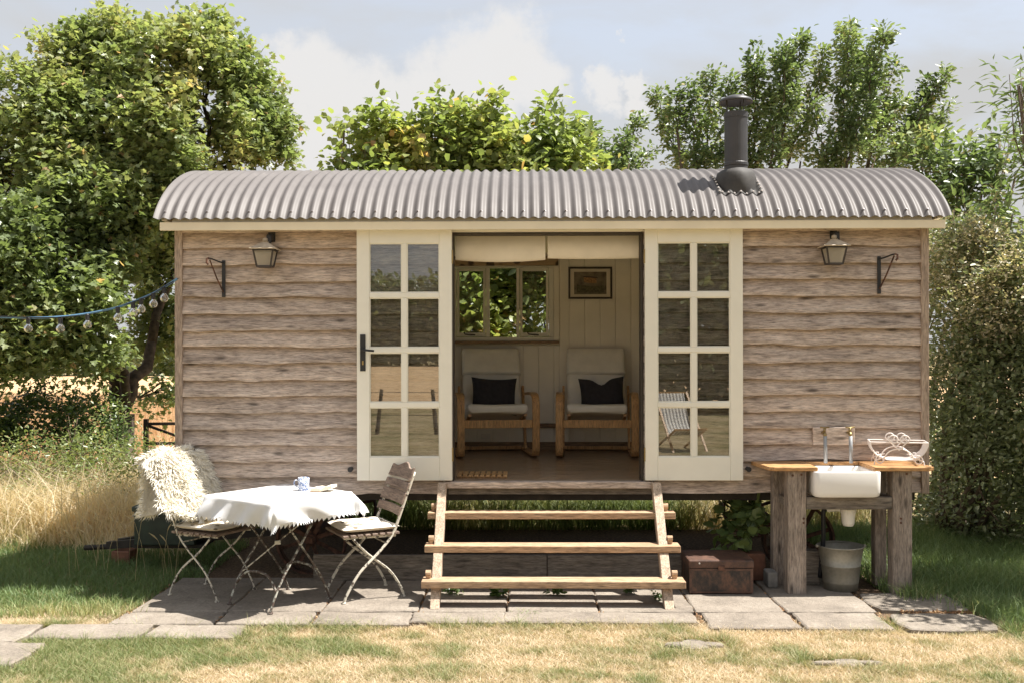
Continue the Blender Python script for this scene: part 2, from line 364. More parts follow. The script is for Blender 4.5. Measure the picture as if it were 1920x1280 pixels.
# striped deckchair canvas
m, nt, b = new('striped_canvas'); w = nt.nodes.new('ShaderNodeTexWave'); w.wave_type = 'BANDS'; w.bands_direction = 'X'; w.inputs['Scale'].default_value = 5; nt.links.new(coords(nt), w.inputs['Vector'])
nt.links.new(ramp(nt, w.outputs['Fac'], [(.45, (.75, .72, .66)), (.55, (.28, .27, .27))]), b.inputs['Base Color']); b.inputs['Roughness'].default_value = .9; M['stripe'] = m
m, nt, b = new('printed_blind'); vo = nt.nodes.new('ShaderNodeTexVoronoi'); vo.inputs['Scale'].default_value = 9; nt.links.new(coords(nt), vo.inputs['Vector'])
nt.links.new(ramp(nt, vo.outputs['Distance'], [(.3, (.10, .07, .05)), (.42, (.42, .30, .18))]), b.inputs['Base Color']); b.inputs['Roughness'].default_value = .9; M['print'] = m
m, nt, b = new('picture_print'); v = coords(nt); n = noise(nt, v, 14, 5)
nt.links.new(ramp(nt, n, [(.35, (.06, .05, .03)), (.5, (.15, .12, .07)), (.7, (.24, .20, .13))]), b.inputs['Base Color']); b.inputs['Roughness'].default_value = .35; M['picture'] = m

L = {}
L['maple'] = leafmat('maple_leaf', [(0, (0.110, 0.148, 0.066)), (.45, (0.221, 0.274, 0.127)), (.8, (0.340, 0.357, 0.174)), (.97, (0.464, 0.378, 0.195)), (1, (0.531, 0.360, 0.210))], .42)
L['hazel'] = leafmat('hazel_leaf', [(0, (0.131, 0.179, 0.065)), (.5, (0.267, 0.315, 0.117)), (.85, (0.393, 0.387, 0.146)), (.97, (0.493, 0.364, 0.139)), (1, (0.534, 0.331, 0.160))], .45)
L['plum'] = leafmat('plum_leaf', [(0, (0.081, 0.122, 0.055)), (.5, (0.166, 0.223, 0.103)), (.9, (0.274, 0.319, 0.155)), (1, (0.400, 0.344, 0.163))], .36)
L['bush'] = leafmat('bush_leaf', [(0, (0.101, 0.126, 0.069)), (.5, (0.207, 0.237, 0.134)), (.85, (0.314, 0.327, 0.199)), (1, (0.499, 0.425, 0.305))], .33)
L['seedhead'] = leafmat('seed_head', [(0, (0.270, 0.231, 0.152)), (.6, (0.428, 0.369, 0.262)), (1, (0.587, 0.519, 0.382))], .3)
L['nettle'] = leafmat('nettle_leaf', [(0, (0.101, 0.140, 0.051)), (.5, (0.198, 0.243, 0.094)), (1, (0.342, 0.342, 0.154))], .4)
L['dark'] = leafmat('bramble_leaf', [(0, (0.053, 0.091, 0.032)), (.5, (0.111, 0.170, 0.057)), (1, (0.203, 0.257, 0.091))], .36)
L['lawn'] = leafmat('lawn_blade', [(0, (.14, .20, .06)), (.3, (.25, .28, .11)), (.55, (.42, .37, .21)), (.8, (.56, .455, .29)), (1, (.68, .57, .42))], .36, .6)
L['tall'] = leafmat('dry_grass', [(0, (.15, .20, .055)), (.35, (.29, .29, .11)), (.6, (.54, .46, .27)), (1, (.76, .66, .48))], .42, .6)
L['shade'] = leafmat('green_grass', [(0, (0.112, 0.182, 0.064)), (.6, (0.219, 0.299, 0.111)), (1, (0.445, 0.434, 0.209))], .38, .55)
L['wheat'] = leafmat('wheat_stalk', [(0, (.50, .33, .18)), (1, (.68, .50, .30))], .2, .8)

# ------------------------------------------------------------------ ground and paving
GZ = -.03
def sheet(name, x0, x1, y0, y1, z, mat):
    o = MB().add([(x0, y0, z), (x1, y0, z), (x1, y1, z), (x0, y1, z)], [(0, 1, 2, 3)]).build(name, mat); return tag(o, kind='structure')
sheet('ground', -400, 400, -400, 400, GZ, M['earth'])
sheet('bare_earth', -2.75, 3.0, -1.08, 2.3, GZ+.004, M['soil'])
sheet('wheat_field', -160, 40, 6.2, 66, GZ+.012, M['wheat'])
sheet('far_field', -120, 10, -115, -24, GZ+.012, M['wheat'])

slabs = []                                              # plan rectangles for keeping grass off the stone
patio = tag(empty('patio', (0, -.6, 0)), kind='structure')
def slab(x0, x1, y0, y1, z=0.0, cut=0.0, name='paving_slab', parent=patio, reg=True, seed=None, skew=(0, 0)):
    r = random.Random(seed if seed is not None else int((x0+9)*977+(y0+9)*131))
    pts = []; g = .0045
    cs = [(x0+g, y0+g), (x1-g, y0+g), (x1-g+skew[0], y1-g), (x0+g+skew[0], y1-g)]
    for i in range(4):
        a, b_ = cs[i], cs[(i+1) % 4]
        for k in range(7):
            t = k/7; pts.append((a[0]+(b_[0]-a[0])*t+r.uniform(-1, 1)*.007, a[1]+(b_[1]-a[1])*t+r.uniform(-1, 1)*.006))
    cx = sum(p[0] for p in pts)/len(pts); cy = sum(p[1] for p in pts)/len(pts)
    if cut:                                             # rounded worn outline
        pts = [(cx+(p[0]-cx)*(1-cut*abs((p[0]-cx)/(x1-x0)*2)*abs((p[1]-cy)/(y1-y0)*2)), cy+(p[1]-cy)*(1-cut*abs((p[0]-cx)/(x1-x0)*2)*abs((p[1]-cy)/(y1-y0)*2))) for p in pts]
    n = len(pts); vs = []; tx, ty = r.uniform(-.006, .006), r.uniform(-.006, .006); dz = r.uniform(-.004, .004)+z
    for q, (ins, zz) in enumerate(((0, GZ-.02), (0, -.007), (.012, 0))):
        for p in pts:
            dx, dy = cx-p[0], cy-p[1]; l = math.hypot(dx, dy)
            vs.append((p[0]+dx/l*ins, p[1]+dy/l*ins, zz if q == 0 else zz+dz+(p[0]-cx)*tx+(p[1]-cy)*ty))
    fs = [(q*n+k, q*n+(k+1) % n, (q+1)*n+(k+1) % n, (q+1)*n+k) for q in range(2) for k in range(n)]+[tuple(2*n+k for k in range(n))]
    if reg: slabs.append((x0, x1, y0, y1))
    return MB().add(vs, fs).build(name, M['stone'], parent, world=True)
XJ = [-2.58, -1.95, -1.33, -.70, -.115, .49, 1.114, 1.70, 2.30]
for i in range(len(XJ)-1):
    slab(XJ[i], XJ[i+1], -.85+random.uniform(-.01, .01), .12)
    if i >= 1: slab(XJ[i]+random.uniform(-.03, .03), XJ[i+1]+random.uniform(-.03, .03), -1.10-(.05 if i < 3 else 0)-(.12 if i > 5 else 0)  , -.857)
slab(2.30, 2.95, -.82, -.33, cut=.12); slab(2.31, 2.95, -1.27, -.85, cut=.16)
slab(-2.62, -1.945, -1.15, -.856); slab(-2.98, -2.30, -1.46, -1.155, cut=.04); slab(-2.30, -1.72, -1.44, -1.155, cut=.06)
slab(-3.62, -2.98, -1.56, -1.17, cut=.05); slab(-3.5, -2.78, -1.98, -1.56, cut=.05); slab(-3.75, -2.98, -2.6, -1.985, cut=.05)
slab(.80, 1.18, -1.62, -1.42, z=-.012, cut=.7); slab(1.55, 2.0, -1.92, -1.78, z=-.012, cut=.8); slab(3.0, 3.4, -1.6, -1.2, z=-.01, cut=.6)

# ------------------------------------------------------------------ grass
def blades(name, P, h, w, tint, mat, lean=.5, seg=1, kind='stuff', label=None, cat=None):
    n = len(P); a = rng.random(n)*2*np.pi; b = rng.random(n)*2*np.pi; ln = rng.random(n)*lean*h
    sx, sy = np.cos(a)*w/2, np.sin(a)*w/2; lx, ly = np.cos(b)*ln, np.sin(b)*ln
    z0 = np.zeros(n)
    if seg == 1:
        V = np.stack([P+np.stack([-sx, -sy, z0], 1), P+np.stack([sx, sy, z0], 1), P+np.stack([lx, ly, h], 1)], 1).reshape(-1, 3)
        T = np.arange(3*n).reshape(-1, 3); tt = tint
    else:
        m1 = np.stack([lx*.35, ly*.35, h*.6], 1); sd = np.stack([sx, sy, z0], 1)
        V = np.stack([P-sd, P+sd, P+m1-sd*.7, P+m1+sd*.7, P+np.stack([lx*1.25, ly*1.25, h], 1)], 1).reshape(-1, 3)
        T = (np.arange(n)*5)[:, None, None]+np.array([[0, 1, 3], [0, 3, 2], [2, 3, 4]])[None]; T = T.reshape(-1, 3); tt = np.repeat(tint, 3)
    o = link(name, np_mesh(name, V, T, tt), mat); return tag(o, label, cat, kind=kind)
def scatter(n, x0, x1, y0, y1, z=GZ, margin=.0, avoid=True):
    x = rng.uniform(x0, x1, n); y = rng.uniform(y0, y1, n); ok = np.ones(n, bool)
    if avoid:
        for a, b_, c_, d_ in slabs:
            ok &= ~((x > a+margin) & (x < b_-margin) & (y > c_+margin) & (y < d_-margin))
    return np.stack([x, y, np.full(n, z)], 1)[ok]
def edge_dist(P):
    d = np.full(len(P), 9.0)
    for a, b_, c_, d_ in slabs:
        dx = np.maximum(np.maximum(a-P[:, 0], P[:, 0]-b_), 0); dy = np.maximum(np.maximum(c_-P[:, 1], P[:, 1]-d_), 0); d = np.minimum(d, np.hypot(dx, dy))
    return d
P = np.concatenate([scatter(270000, -4.2, 4.2, -2.9, -1.0, margin=-.004), scatter(60000, -6.5, 6.5, -5.0, -1.0), scatter(26000, -4.6, -2.0, -1.3, -.3)])
keep = (P[:, 1] < -.86) | (P[:, 0] < -2.5) | (P[:, 0] > 2.9); P = P[keep]
e = edge_dist(P); nz = fbm(P[:, 0]*1.1+7, P[:, 1]*1.9+3, 5); n2 = fbm(P[:, 0]*4.5, P[:, 1]*6, 9)
green = np.clip((nz-.46)*2.6+.36+np.exp(-e/.10)*.30+(n2-.5)*1.5+(fbm(P[:, 0]*11, P[:, 1]*15, 13)-.5)*1.2-np.clip((-P[:, 1]-1.5)*.10, 0, .2), 0, 1)
tint = np.clip(1-green*.74-.02+rng.normal(0, .17, len(P)), 0, 1)
h = (.011+.013*rng.random(len(P)))*(1+.9*green)*(1+1.0*np.exp(-e/.05)*(n2 > .42))
blades('lawn_grass', P, h, (.0052), tint, L['lawn'], 2.6, label='short sun-dried lawn with straw and green patches before the paving', cat='grass')
P = scatter(42000, -6.5, -2.45, -.95, 1.5, margin=.0); P = P[(P[:, 0] < -2.6) | (P[:, 1] < -.3) | (P[:, 1] > .1)]
n2 = fbm(P[:, 0]*2, P[:, 1]*2, 21); dry = np.clip((-P[:, 1]-.55)*2.2, 0, .6)
blades('shaded_grass', P, (.04+.05*rng.random(len(P)))*(.5+n2*1.1), .0055, np.clip(n2*.55+dry+rng.normal(0, .17, len(P)), 0, 1), L['shade'], 1.0, 3, label='longer green grass in the shade by the drawbar', cat='grass')
P = scatter(60000, 2.55, 6.5, -1.35, 2.6, margin=.0); P = P[(P[:, 0] > 2.93) | (P[:, 1] > -.36)]
n2 = fbm(P[:, 0]*2.2, P[:, 1]*2.2, 31)
blades('bank_grass', P, (.05+.10*rng.random(len(P)))*(.5+n2*1.0), .006, np.clip(n2*.7+rng.normal(0, .16, len(P)), 0, 1), L['shade'], 1.1, 3, label='lush green grass under the bush right of the sink stand', cat='grass')
P = scatter(40000, -7.5, -2.85, .95, 4.4); P = P[P[:, 1] > 1.0+.5*fbm(P[:, 0]*3, P[:, 1]*3, 43)+.12*rng.normal(size=len(P))]; n2 = fbm(P[:, 0]*1.1, P[:, 1]*1.1, 41); e = np.clip((P[:, 1]-1.0)/.8, .25, 1)
far = np.clip((P[:, 1]-2.4)/1.6, 0, 1)
blades('dry_tall_grass', P, (.22+.42*rng.random(len(P)))*e*(.6+.6*n2), .0105, np.clip(.84-far*.34+(n2-.5)*1.5+rng.normal(0, .18, len(P)), 0, 1), L['tall'], 1.25, 3, label='tall dry straw-coloured grass beside the hut and under the tree', cat='grass')
P = scatter(2600, -7.0, -2.9, 1.3, 3.6)
blades('straw_stalks', P, .42+.42*rng.random(len(P)), .009, np.clip(rng.normal(.9, .12, len(P)), 0, 1), L['tall'], 1.5, 3, label='pale arching straw stalks standing out of the dry grass', cat='grass')
P = scatter(30000, -2.9, 3.6, 2.25, 4.6, avoid=False); n2 = fbm(P[:, 0]*1.6, P[:, 1]*1.6, 51)
blades('bank_weeds', P, (.20+.30*rng.random(len(P)))*(.5+.7*n2), .009, np.clip(.10+(n2-.5)*1.5+np.clip((P[:, 0]-1.0)*.35, 0, .35)+rng.normal(0, .16, len(P)), 0, 1), L['tall'], 1.4, 3, label='rough green and dry grass seen beneath the hut', cat='grass')
P = scatter(70000, -22, -2.5, 6.3, 24, avoid=False)
blades('wheat_crop', P, .45+.2*rng.random(len(P)), .02, rng.random(len(P)), L['wheat'], .35, label='ripe golden wheat standing in the field beyond the gate', cat='wheat')
# stalks with seed heads near the drawbar
st = MB()
for i in range(26):
    x = random.uniform(-3.5, -2.6); y = random.uniform(-.05, .9); hh = random.uniform(.25, .55); dx = random.uniform(-.1, .1)
    st.tube([(x, y, GZ), (x+dx*.4, y, GZ+hh*.6), (x+dx, y, GZ+hh)], .0016, 3); st.tube([(x+dx, y, GZ+hh), (x+dx*1.4, y, GZ+hh+.03), (x+dx*1.9, y, GZ+hh+.055)], [.002, .006, .001], 4)
me = st.mesh(); me.attributes.new('tint', 'FLOAT', 'FACE'); me.attributes['tint'].data.foreach_set('value', [.75]*len(me.polygons))
tag(link('grass_stalks', me, L['tall']), 'thin seeding grass stalks rising through the shade', 'grass', kind='stuff')

# ------------------------------------------------------------------ the hut
HX0, HX1, HD = -2.575, 2.955, 2.35
FLOOR = .745
hut = empty('shepherds_hut', (.19, 1.15, 0), label='weathered timber shepherds hut with curved corrugated roof and open glazed doors', cat='hut')
def hp(mb, name, mat, parent=hut, **k): return mb.build(name, mat, parent, world=True, **k)
OX0, OX1 = -.535, .872                                     # door opening
# weatherboards: feather-edged, waney lower edges
def board(x0, x1, z0, z1, seed, amp=.0035):
    r = random.Random(seed); n = max(6, int((x1-x0)/.045)); ph = [r.uniform(0, 9) for _ in range(6)]
    bumps = [(r.uniform(x0, x1), r.uniform(.05, .16), r.uniform(-.011, .010)) for _ in range(4)]
    cup = r.uniform(-.002, .006); vs = []
    for i in range(n+1):
        x = x0+(x1-x0)*i/n
        w = amp*(math.sin(x*2.3+ph[0])+.6*math.sin(x*6.1+ph[1])+.35*math.sin(x*14+ph[2]))
        for bx, bw, bh in bumps: w += bh*math.exp(-((x-bx)/bw)**2)
        yo = .003*math.sin(x*1.9+ph[3])+.0025*math.sin(x*5+ph[4])
        zb = z0+w; yb = -.038-cup*.7+yo
        vs += [(x, yb, zb), (x, yb+.001, zb+.02), (x, -.026+yo*.4, (z0+z1)/2), (x, .006, z1+.02), (x, .014, z1+.02), (x, .014, zb+.022)]
    fs = [(i*6+k, i*6+(k+1) % 6, (i+1)*6+(k+1) % 6, (i+1)*6+k) for i in range(n) for k in range(6)]+[(5, 4, 3, 2, 1, 0), tuple(n*6+k for k in range(6))]
    fs = [tuple(reversed(f)) for f in fs]
    return MB().add(vs, fs)
zb = [px(0, p)[1] for p in (923, 893, 863, 833, 802, 772, 741, 711, 680, 649, 619, 588.5, 557.7, 527, 496, 465.5, 436, 408)]
for i in range(len(zb)-1):
    lo, hi = zb[i], zb[i+1]
    for a, b_, s in ((HX0+.05, OX0-.004, 1), (OX1+.004, HX1-.05, 2)):
        if i == 0: a, b_ = (a, -.60) if s == 1 else (.95, b_)
        o = hp(board(a, b_, lo+(.004 if s == 2 else 0), hi, i*10+s), 'weatherboard', M['clad'])
for x in (HX0, HX1-.055):
    hp(MB().box(x, x+.055, -.048, .03, .655, 2.6), 'corner_post', M['cladz'], bevel=.003)
# inner carcass: lining behind the boards, ends, floor, back wall with a window opening
hp(MB().box(HX0+.03, OX0-.002, .016, .08, .70, 2.62).box(OX1+.002, HX1-.03, .016, .08, .70, 2.62).box(OX0-.002, OX1+.002, .016, .08, 2.565, 2.62), 'front_lining', M['lining'])
for x in (HX0+.012, HX1-.06):                                # end walls, each with an added, unseen window that brightens the interior
    hp(MB().box(x, x+.048, .04, .4, .70, 2.66).box(x, x+.048, 1.95, HD, .70, 2.66).box(x, x+.048, .4, 1.95, .70, 1.5).box(x, x+.048, .4, 1.95, 2.5, 2.66), 'end_wall', M['lining'])
    added_win = hp(MB().box(x-.01, x+.058, .4, .45, 1.5, 2.5).box(x-.01, x+.058, 1.9, 1.95, 1.5, 2.5).box(x-.01, x+.058, .45, 1.9, 1.5, 1.55).box(x-.01, x+.058, .45, 1.9, 2.45, 2.5), 'window', M['cream'])
    hp(MB().box(x+.02, x+.024, .45, 1.9, 1.55, 2.45), 'pane', M['glass'], added_win)
WX0, WX1, WZ0, WZ1 = -1.02, .285, 1.80, 2.535               # back window
hp(MB().box(HX0+.01, WX0, HD-.04, HD+.01, .70, 2.66).box(WX1, HX1-.01, HD-.04, HD+.01, .70, 2.66)
   .box(WX0, WX1, HD-.04, HD+.01, .70, WZ0).box(WX0, WX1, HD-.04, HD+.01, WZ1, 2.66), 'back_wall', M['lining'])
hp(MB().box(HX0+.02, HX1-.02, .03, HD, .66, FLOOR-.022), 'subfloor', M['dark'])
for k in range(19):
    y0 = .085+k*.119; hp(MB().box(-1.9, 2.3, y0, y0+.1175, FLOOR-.02, FLOOR), 'floor_board', M['floor'], bevel=.0012)
hp(MB().box(OX0-.002, OX1+.002, -.015, .083, FLOOR-.03, FLOOR-.002), 'threshold', M['ply'], bevel=.003)
xk = -1.5
while xk < 1.95:                                            # tongue-and-groove lining on the back wall
    x1 = xk+.146
    if x1 > WX0-.05 and xk < WX1+.055:
        if xk < WX1+.055 < x1: hp(MB().box(WX1+.056, x1, HD-.055, HD-.042, FLOOR+.08, 2.6), 'lining_plank', M['lining'], bevel=.003)
        xe = min(x1, WX1+.054)
        hp(MB().box(xk, xe, HD-.055, HD-.042, FLOOR+.08, WZ0-.045), 'lining_plank', M['lining'], bevel=.003)
    else: hp(MB().box(xk, x1, HD-.055, HD-.042, FLOOR+.08, 2.6), 'lining_plank', M['lining'], bevel=.003)
    xk += .149
hp(MB().box(-1.9, 2.3, HD-.066, HD-.043, FLOOR+.001, FLOOR+.078), 'skirting_board', M['ply'], bevel=.002)
hp(MB().box(-.02, .62, HD-.10, HD-.057, .965, 1.005), 'wall_rail', M['ply'], bevel=.002)
hp(MB().box(-.42, -.33, HD-.066, HD-.056, .855, .905), 'socket_plate', M['pvc'], bevel=.002)
# back window: frame, two hinged casements and a fixed gap, sill
win = hp(MB().box(WX0, WX1, HD-.075, HD+.03, WZ0, WZ0+.035).box(WX0, WX1, HD-.075, HD+.03, WZ1-.03, WZ1)
         .box(WX0, WX0+.035, HD-.075, HD+.03, WZ0+.036, WZ1-.031).box(WX1-.045, WX1, HD-.075, HD+.03, WZ0+.036, WZ1-.031)
         .box(-.37, -.335, HD-.06, HD+.02, WZ0+.036, WZ1-.031).box(-.075, -.045, HD-.06, HD+.02, WZ0+.036, WZ1-.031)
         .box(-.69, -.66, HD-.06, HD+.02, WZ0+.036, WZ1-.031), 'window', M['cream'], bevel=.002)
for a, b_ in ((-.655, -.375), (-.04, .236)):
    s = .024
    hp(MB().box(a, b_, HD-.03, HD+.005, WZ0+.040, WZ0+.080).box(a, b_, HD-.03, HD+.005, WZ1-.06, WZ1-.035)
       .box(a, a+s, HD-.03, HD+.005, WZ0+.081, WZ1-.061).box(b_-s, b_, HD-.03, HD+.005, WZ0+.081, WZ1-.061), 'casement', M['cream'], win)
    hp(MB().box(a+s, b_-s, HD-.014, HD-.010, WZ0+.081, WZ1-.061), 'pane', M['glass'], win)
    hp(MB().tube([(a+.08, HD-.05, WZ0+.062), (a+.12, HD-.055, WZ0+.058), (a+.18, HD-.045, WZ0+.055)], .006, 6).tube([(a+.08, HD-.05, WZ0+.062), (a+.07, HD-.05, WZ0+.085)], .006, 6), 'window_stay', M['black'], win)
hp(MB().box(WX0-.05, WX1+.05, HD-.13, HD-.057, WZ0-.03, WZ0-.004), 'window_sill', M['ply'], win, bevel=.003)
hp(MB().box(WX1+.004, WX1+.05, HD-.075, HD-.057, WZ0, 2.6), 'architrave', M['lining'], win)
# threshold beam and floor sill outside
hp(MB().box(-.585, .935, -.085, .0, px(0, 912)[1], px(0, 900)[1]), 'sill_beam', M['clad'], bevel=.004)
hp(MB().box(-.56, .93, -.025, .02, px(0, 925)[1], px(0, 912)[1]-.002), 'sill_apron', M['plank'], bevel=.003)
# door surround: cream head, dark seals
hp(MB().box(OX0-.03, OX1+.03, -.026, .015, 2.571, 2.60), 'door_head', M['cream'], bevel=.002)
hp(MB().box(OX0, OX0+.016, -.03, .085, FLOOR, 2.568).box(OX1-.016, OX1, -.03, .085, FLOOR, 2.568).box(OX0+.017, OX1-.017, -.02, .085, 2.555, 2.569), 'door_jamb', M['seal'], bevel=.002)
hp(MB().box(-1.22, -.53, -.06, -.002, 2.588, 2.602).box(.88, 1.60, -.06, -.002, 2.588, 2.602), 'drip_bar', M['seal'])
# doors folded right back against the wall
def door(x0, x1, handle):
    z0, z1 = .757, 2.584; y0, y1 = -.096, -.051; sw = .092; tr = .10; br = .172
    mx = (x0+x1)/2; ix0, ix1, iz0, iz1 = x0+sw, x1-sw, z0+br, z1-tr; mw = .019
    d = MB().box(x0, ix0, y0, y1, z0, z1).box(ix1, x1, y0, y1, z0, z1).box(ix0, ix1, y0, y1, z1-tr, z1).box(ix0, ix1, y0, y1, z0, z0+br)
    rows = 4; ph = (iz1-iz0-(rows-1)*2*mw)/rows
    zs = [iz0+k*(ph+2*mw) for k in range(rows)]
    for k in range(rows-1): d.box(ix0, ix1, y0+.003, y1-.003, zs[k]+ph, zs[k]+ph+2*mw)
    for z in zs: d.box(mx-mw, mx+mw, y0+.004, y1-.004, z, z+ph)
    do = hp(d, 'door', M['cream'], bevel=.004)
    bead = MB()
    for z in zs:
        for a, b_ in ((ix0, mx-mw), (mx+mw, ix1)):
            hp(MB().box(a+.001, b_-.001, y0+.020, y0+.024, z+.001, z+ph-.001), 'pane', M['glass'], do)
            g = .007
            bead.box(a, a+g, y0+.012, y0+.019, z, z+ph).box(b_-g, b_, y0+.012, y0+.019, z, z+ph).box(a+g, b_-g, y0+.012, y0+.019, z, z+g).box(a+g, b_-g, y0+.012, y0+.019, z+ph-g, z+ph)
    hp(bead, 'glazing_bead', M['cream'], do)
    if handle:
        zc = px(0, 660)[1]; xh = x0+.045
        hp(MB().box(xh-.02, xh+.02, y0-.008, y0-.0005, zc-.135, zc+.13), 'handle_plate', M['black'], do, bevel=.003)
        hp(MB().tube([(xh, y0-.008, zc+.02), (xh, y0-.05, zc+.02), (xh+.02, y0-.058, zc+.018), (xh+.09, y0-.058, zc+.012)], [.009, .009, .009, .008], 8), 'lever_handle', M['black'], do, smooth=True)
        hp(MB().box(xh-.005, xh+.006, y0-.010, y0-.0081, zc-.09, zc-.06), 'keyhole', M['brass'], do)
    for z in (z0+.19, z1-.2):
        xx = x1+.003 if handle else x0-.003
        hp(MB().tube([(xx, y0+.005, z-.05), (xx, y0+.005, z+.05)], .007, 8), 'hinge', M['brass'], do)
    return do
dl = door(-1.223, -.527, True); dl['label'] = 'left glazed cream door with black lever handle'
dr = door(.879, 1.59, False); dr['label'] = 'right glazed cream door without handle'
for x in (px(659, 0)[0], px(1398, 0)[0]):
    z = px(0, 877)[1]
    hp(MB().tube([(x, -.03, z), (x, -.07, z), (x, -.082, z)], [.016, .014, .02], 10), 'door_stop', M['black'])
# roof: arched corrugated sheet
RX0, RX1 = -2.672, 3.056; RC, RH, ZE, RISE = 1.15, 1.40, 2.525, .675
def rp(x, th, off=0.0, corr=True):
    f = lambda t: (RC-RH*math.cos(t), ZE+RISE*(.7*math.sin(t)+.3*math.sin(t)**2))
    y, z = f(th); e = 1e-3; y1, z1 = f(min(th+e, math.pi)); y0, z0 = f(max(th-e, 0)); ty, tz = y1-y0, z1-z0; l = math.hypot(ty, tz)
    d = off+(+.0105*math.cos(2*math.pi*(x-RX0)/.0762) if corr else 0)
    return (x, y-tz/l*d, z+ty/l*d)
nx = int((RX1-RX0)/.0762*10); nt_ = 44
vs = []; th_ = [.25+(math.pi-.50)*j/nt_ for j in range(nt_+1)]
for t in th_:
    for i in range(nx+1): vs.append(rp(RX0+(RX1-RX0)*i/nx, t))
fs = [(j*(nx+1)+i, j*(nx+1)+i+1, (j+1)*(nx+1)+i+1, (j+1)*(nx+1)+i) for j in range(nt_) for i in range(nx)]
roof = hp(MB().add(vs, fs), 'roof', M['roof'], smooth=True)
md = roof.modifiers.new('sheet', 'SOLIDIFY'); md.thickness = .0025; md.offset = -1; es = roof.modifiers.new('split', 'EDGE_SPLIT'); es.split_angle = R(50)
sc = MB().lathe([(.0001, .008), (.006, .007), (.008, .0), (.011, -.001), (.011, -.006)], 8)
sm = sc.mesh('screw'); k = 0; x = RX0+.0762
while x < RX1-.02:
    p = rp(x, .33, .012, False); o = link('roof_screw', sm, M['zinc'], roof); o.location = Vector(p); o.rotation_euler = (R(48), 0, 0)
    x += .0762*2
# lining under the roof, gable ends, fascia
vs = []
for t in th_:
    for x in (HX0+.02, HX1-.02): vs.append(rp(x, t, -.05, False))
o = hp(MB().add(vs, [(2*j, 2*j+1, 2*j+3, 2*j+2) for j in range(nt_)]), 'ceiling_lining', M['lining'], smooth=True)
for x0 in (HX0-.045, HX1+.01):
    vs = [rp(x, t, -.022, False) for x in (x0, x0+.035) for t in th_]; n = nt_+1
    fs = [tuple(range(n)), tuple(reversed(range(n, 2*n)))]+[(j, n+j, n+(j+1) % n, (j+1) % n) for j in range(n)]
    hp(MB().add(vs, fs), 'gable_board', M['fascia'])
hp(MB().box(RX0+.035, RX1-.035, -.178, -.155, 2.572, 2.632), 'fascia_board', M['fascia'], bevel=.003)
hp(MB().box(RX0+.04, RX1-.04, -.154, .0, 2.604, 2.618), 'soffit', M['fascia'])
hp(MB().box(RX0+.035, RX1-.035, HD+.12, HD+.147, 2.578, 2.655), 'fascia_board', M['fascia'])
# chimney
FX, FY = 1.591, .14
ch = empty('chimney', (FX, FY, 2.9)); ch.parent = hut; ch.location = Vector((FX, FY, 2.9))-hut.location
def cp(mb, name, mat, **k): return mb.build(name, mat, ch, world=True, **k)
cp(MB().lathe([(.086, 2.93), (.086, 3.435), (.0895, 3.437), (.0895, 3.478), (.083, 3.48), (.078, 3.43), (.078, 3.1)], 32, (FX, FY, 0)).lathe([(.086, 3.075), (.0905, 3.08), (.0905, 3.10), (.086, 3.105)], 32, (FX, FY, 0)), 'flue_pipe', M['flue'])
for dx, dy in ((-.068, .0), (.045, .06), (.045, -.06)): cp(MB().tube([(FX+dx, FY+dy, 3.45), (FX+dx, FY+dy, 3.575)], .007 if dx < 0 else .004, 8), 'cowl_strut', M['flue'])
cp(MB().lathe([(.001, 3.585), (.06, 3.58), (.116, 3.562), (.124, 3.552), (.125, 3.562), (.117, 3.578), (.06, 3.603), (.001, 3.608)], 32, (FX, FY, 0)), 'cowl', M['flue'], smooth=True)
def thy(y): return math.acos(max(-.999, min(.999, (RC-y)/RH)))
vs = []; n = 48; rows = 12
for j in range(rows+1):
    t = thy(FY-.165+.33*j/rows)
    for i in range(n+1): vs.append(rp(FX-.165+.33*i/n, t, .006))
ap = cp(MB().add(vs, [(j*(n+1)+i, j*(n+1)+i+1, (j+1)*(n+1)+i+1, (j+1)*(n+1)+i) for j in range(rows) for i in range(n)]), 'flashing_apron', M['rubber'], smooth=True)
for k in range(7):                                          # pale rivets round the apron
    for xx, yy in ((FX-.155, FY-.15+.045*k), (FX+.155, FY-.15+.045*k), (FX-.135+.045*k, FY-.155)):
        p = rp(xx, thy(yy), .012); cp(MB().lathe([(.001, .006), (.006, .004), (.007, -.004)], 6, p), 'rivet', M['wirewhite'])
vs = []
for j in range(9):
    q = j/8; r0 = .090+.060*math.sqrt(max(0, 1-q**2.4))
    for i in range(28):
        a = 2*math.pi*i/28; rr_ = r0*(1+.04*math.sin(a*5+q*4)*(1-q)); xx = FX+rr_*math.cos(a); yy = FY+rr_*math.sin(a)
        base = rp(xx, thy(yy), .004)[2]; vs.append((xx, yy, base*(1-q)+3.055*q+.010*math.sin(q*9+a*3)*(1-q)*q*3))
cp(MB().add(vs, [(j*28+i, j*28+(i+1) % 28, (j+1)*28+(i+1) % 28, (j+1)*28+i) for j in range(8) for i in range(28)]), 'rubber_boot', M['rubber'], smooth=True)
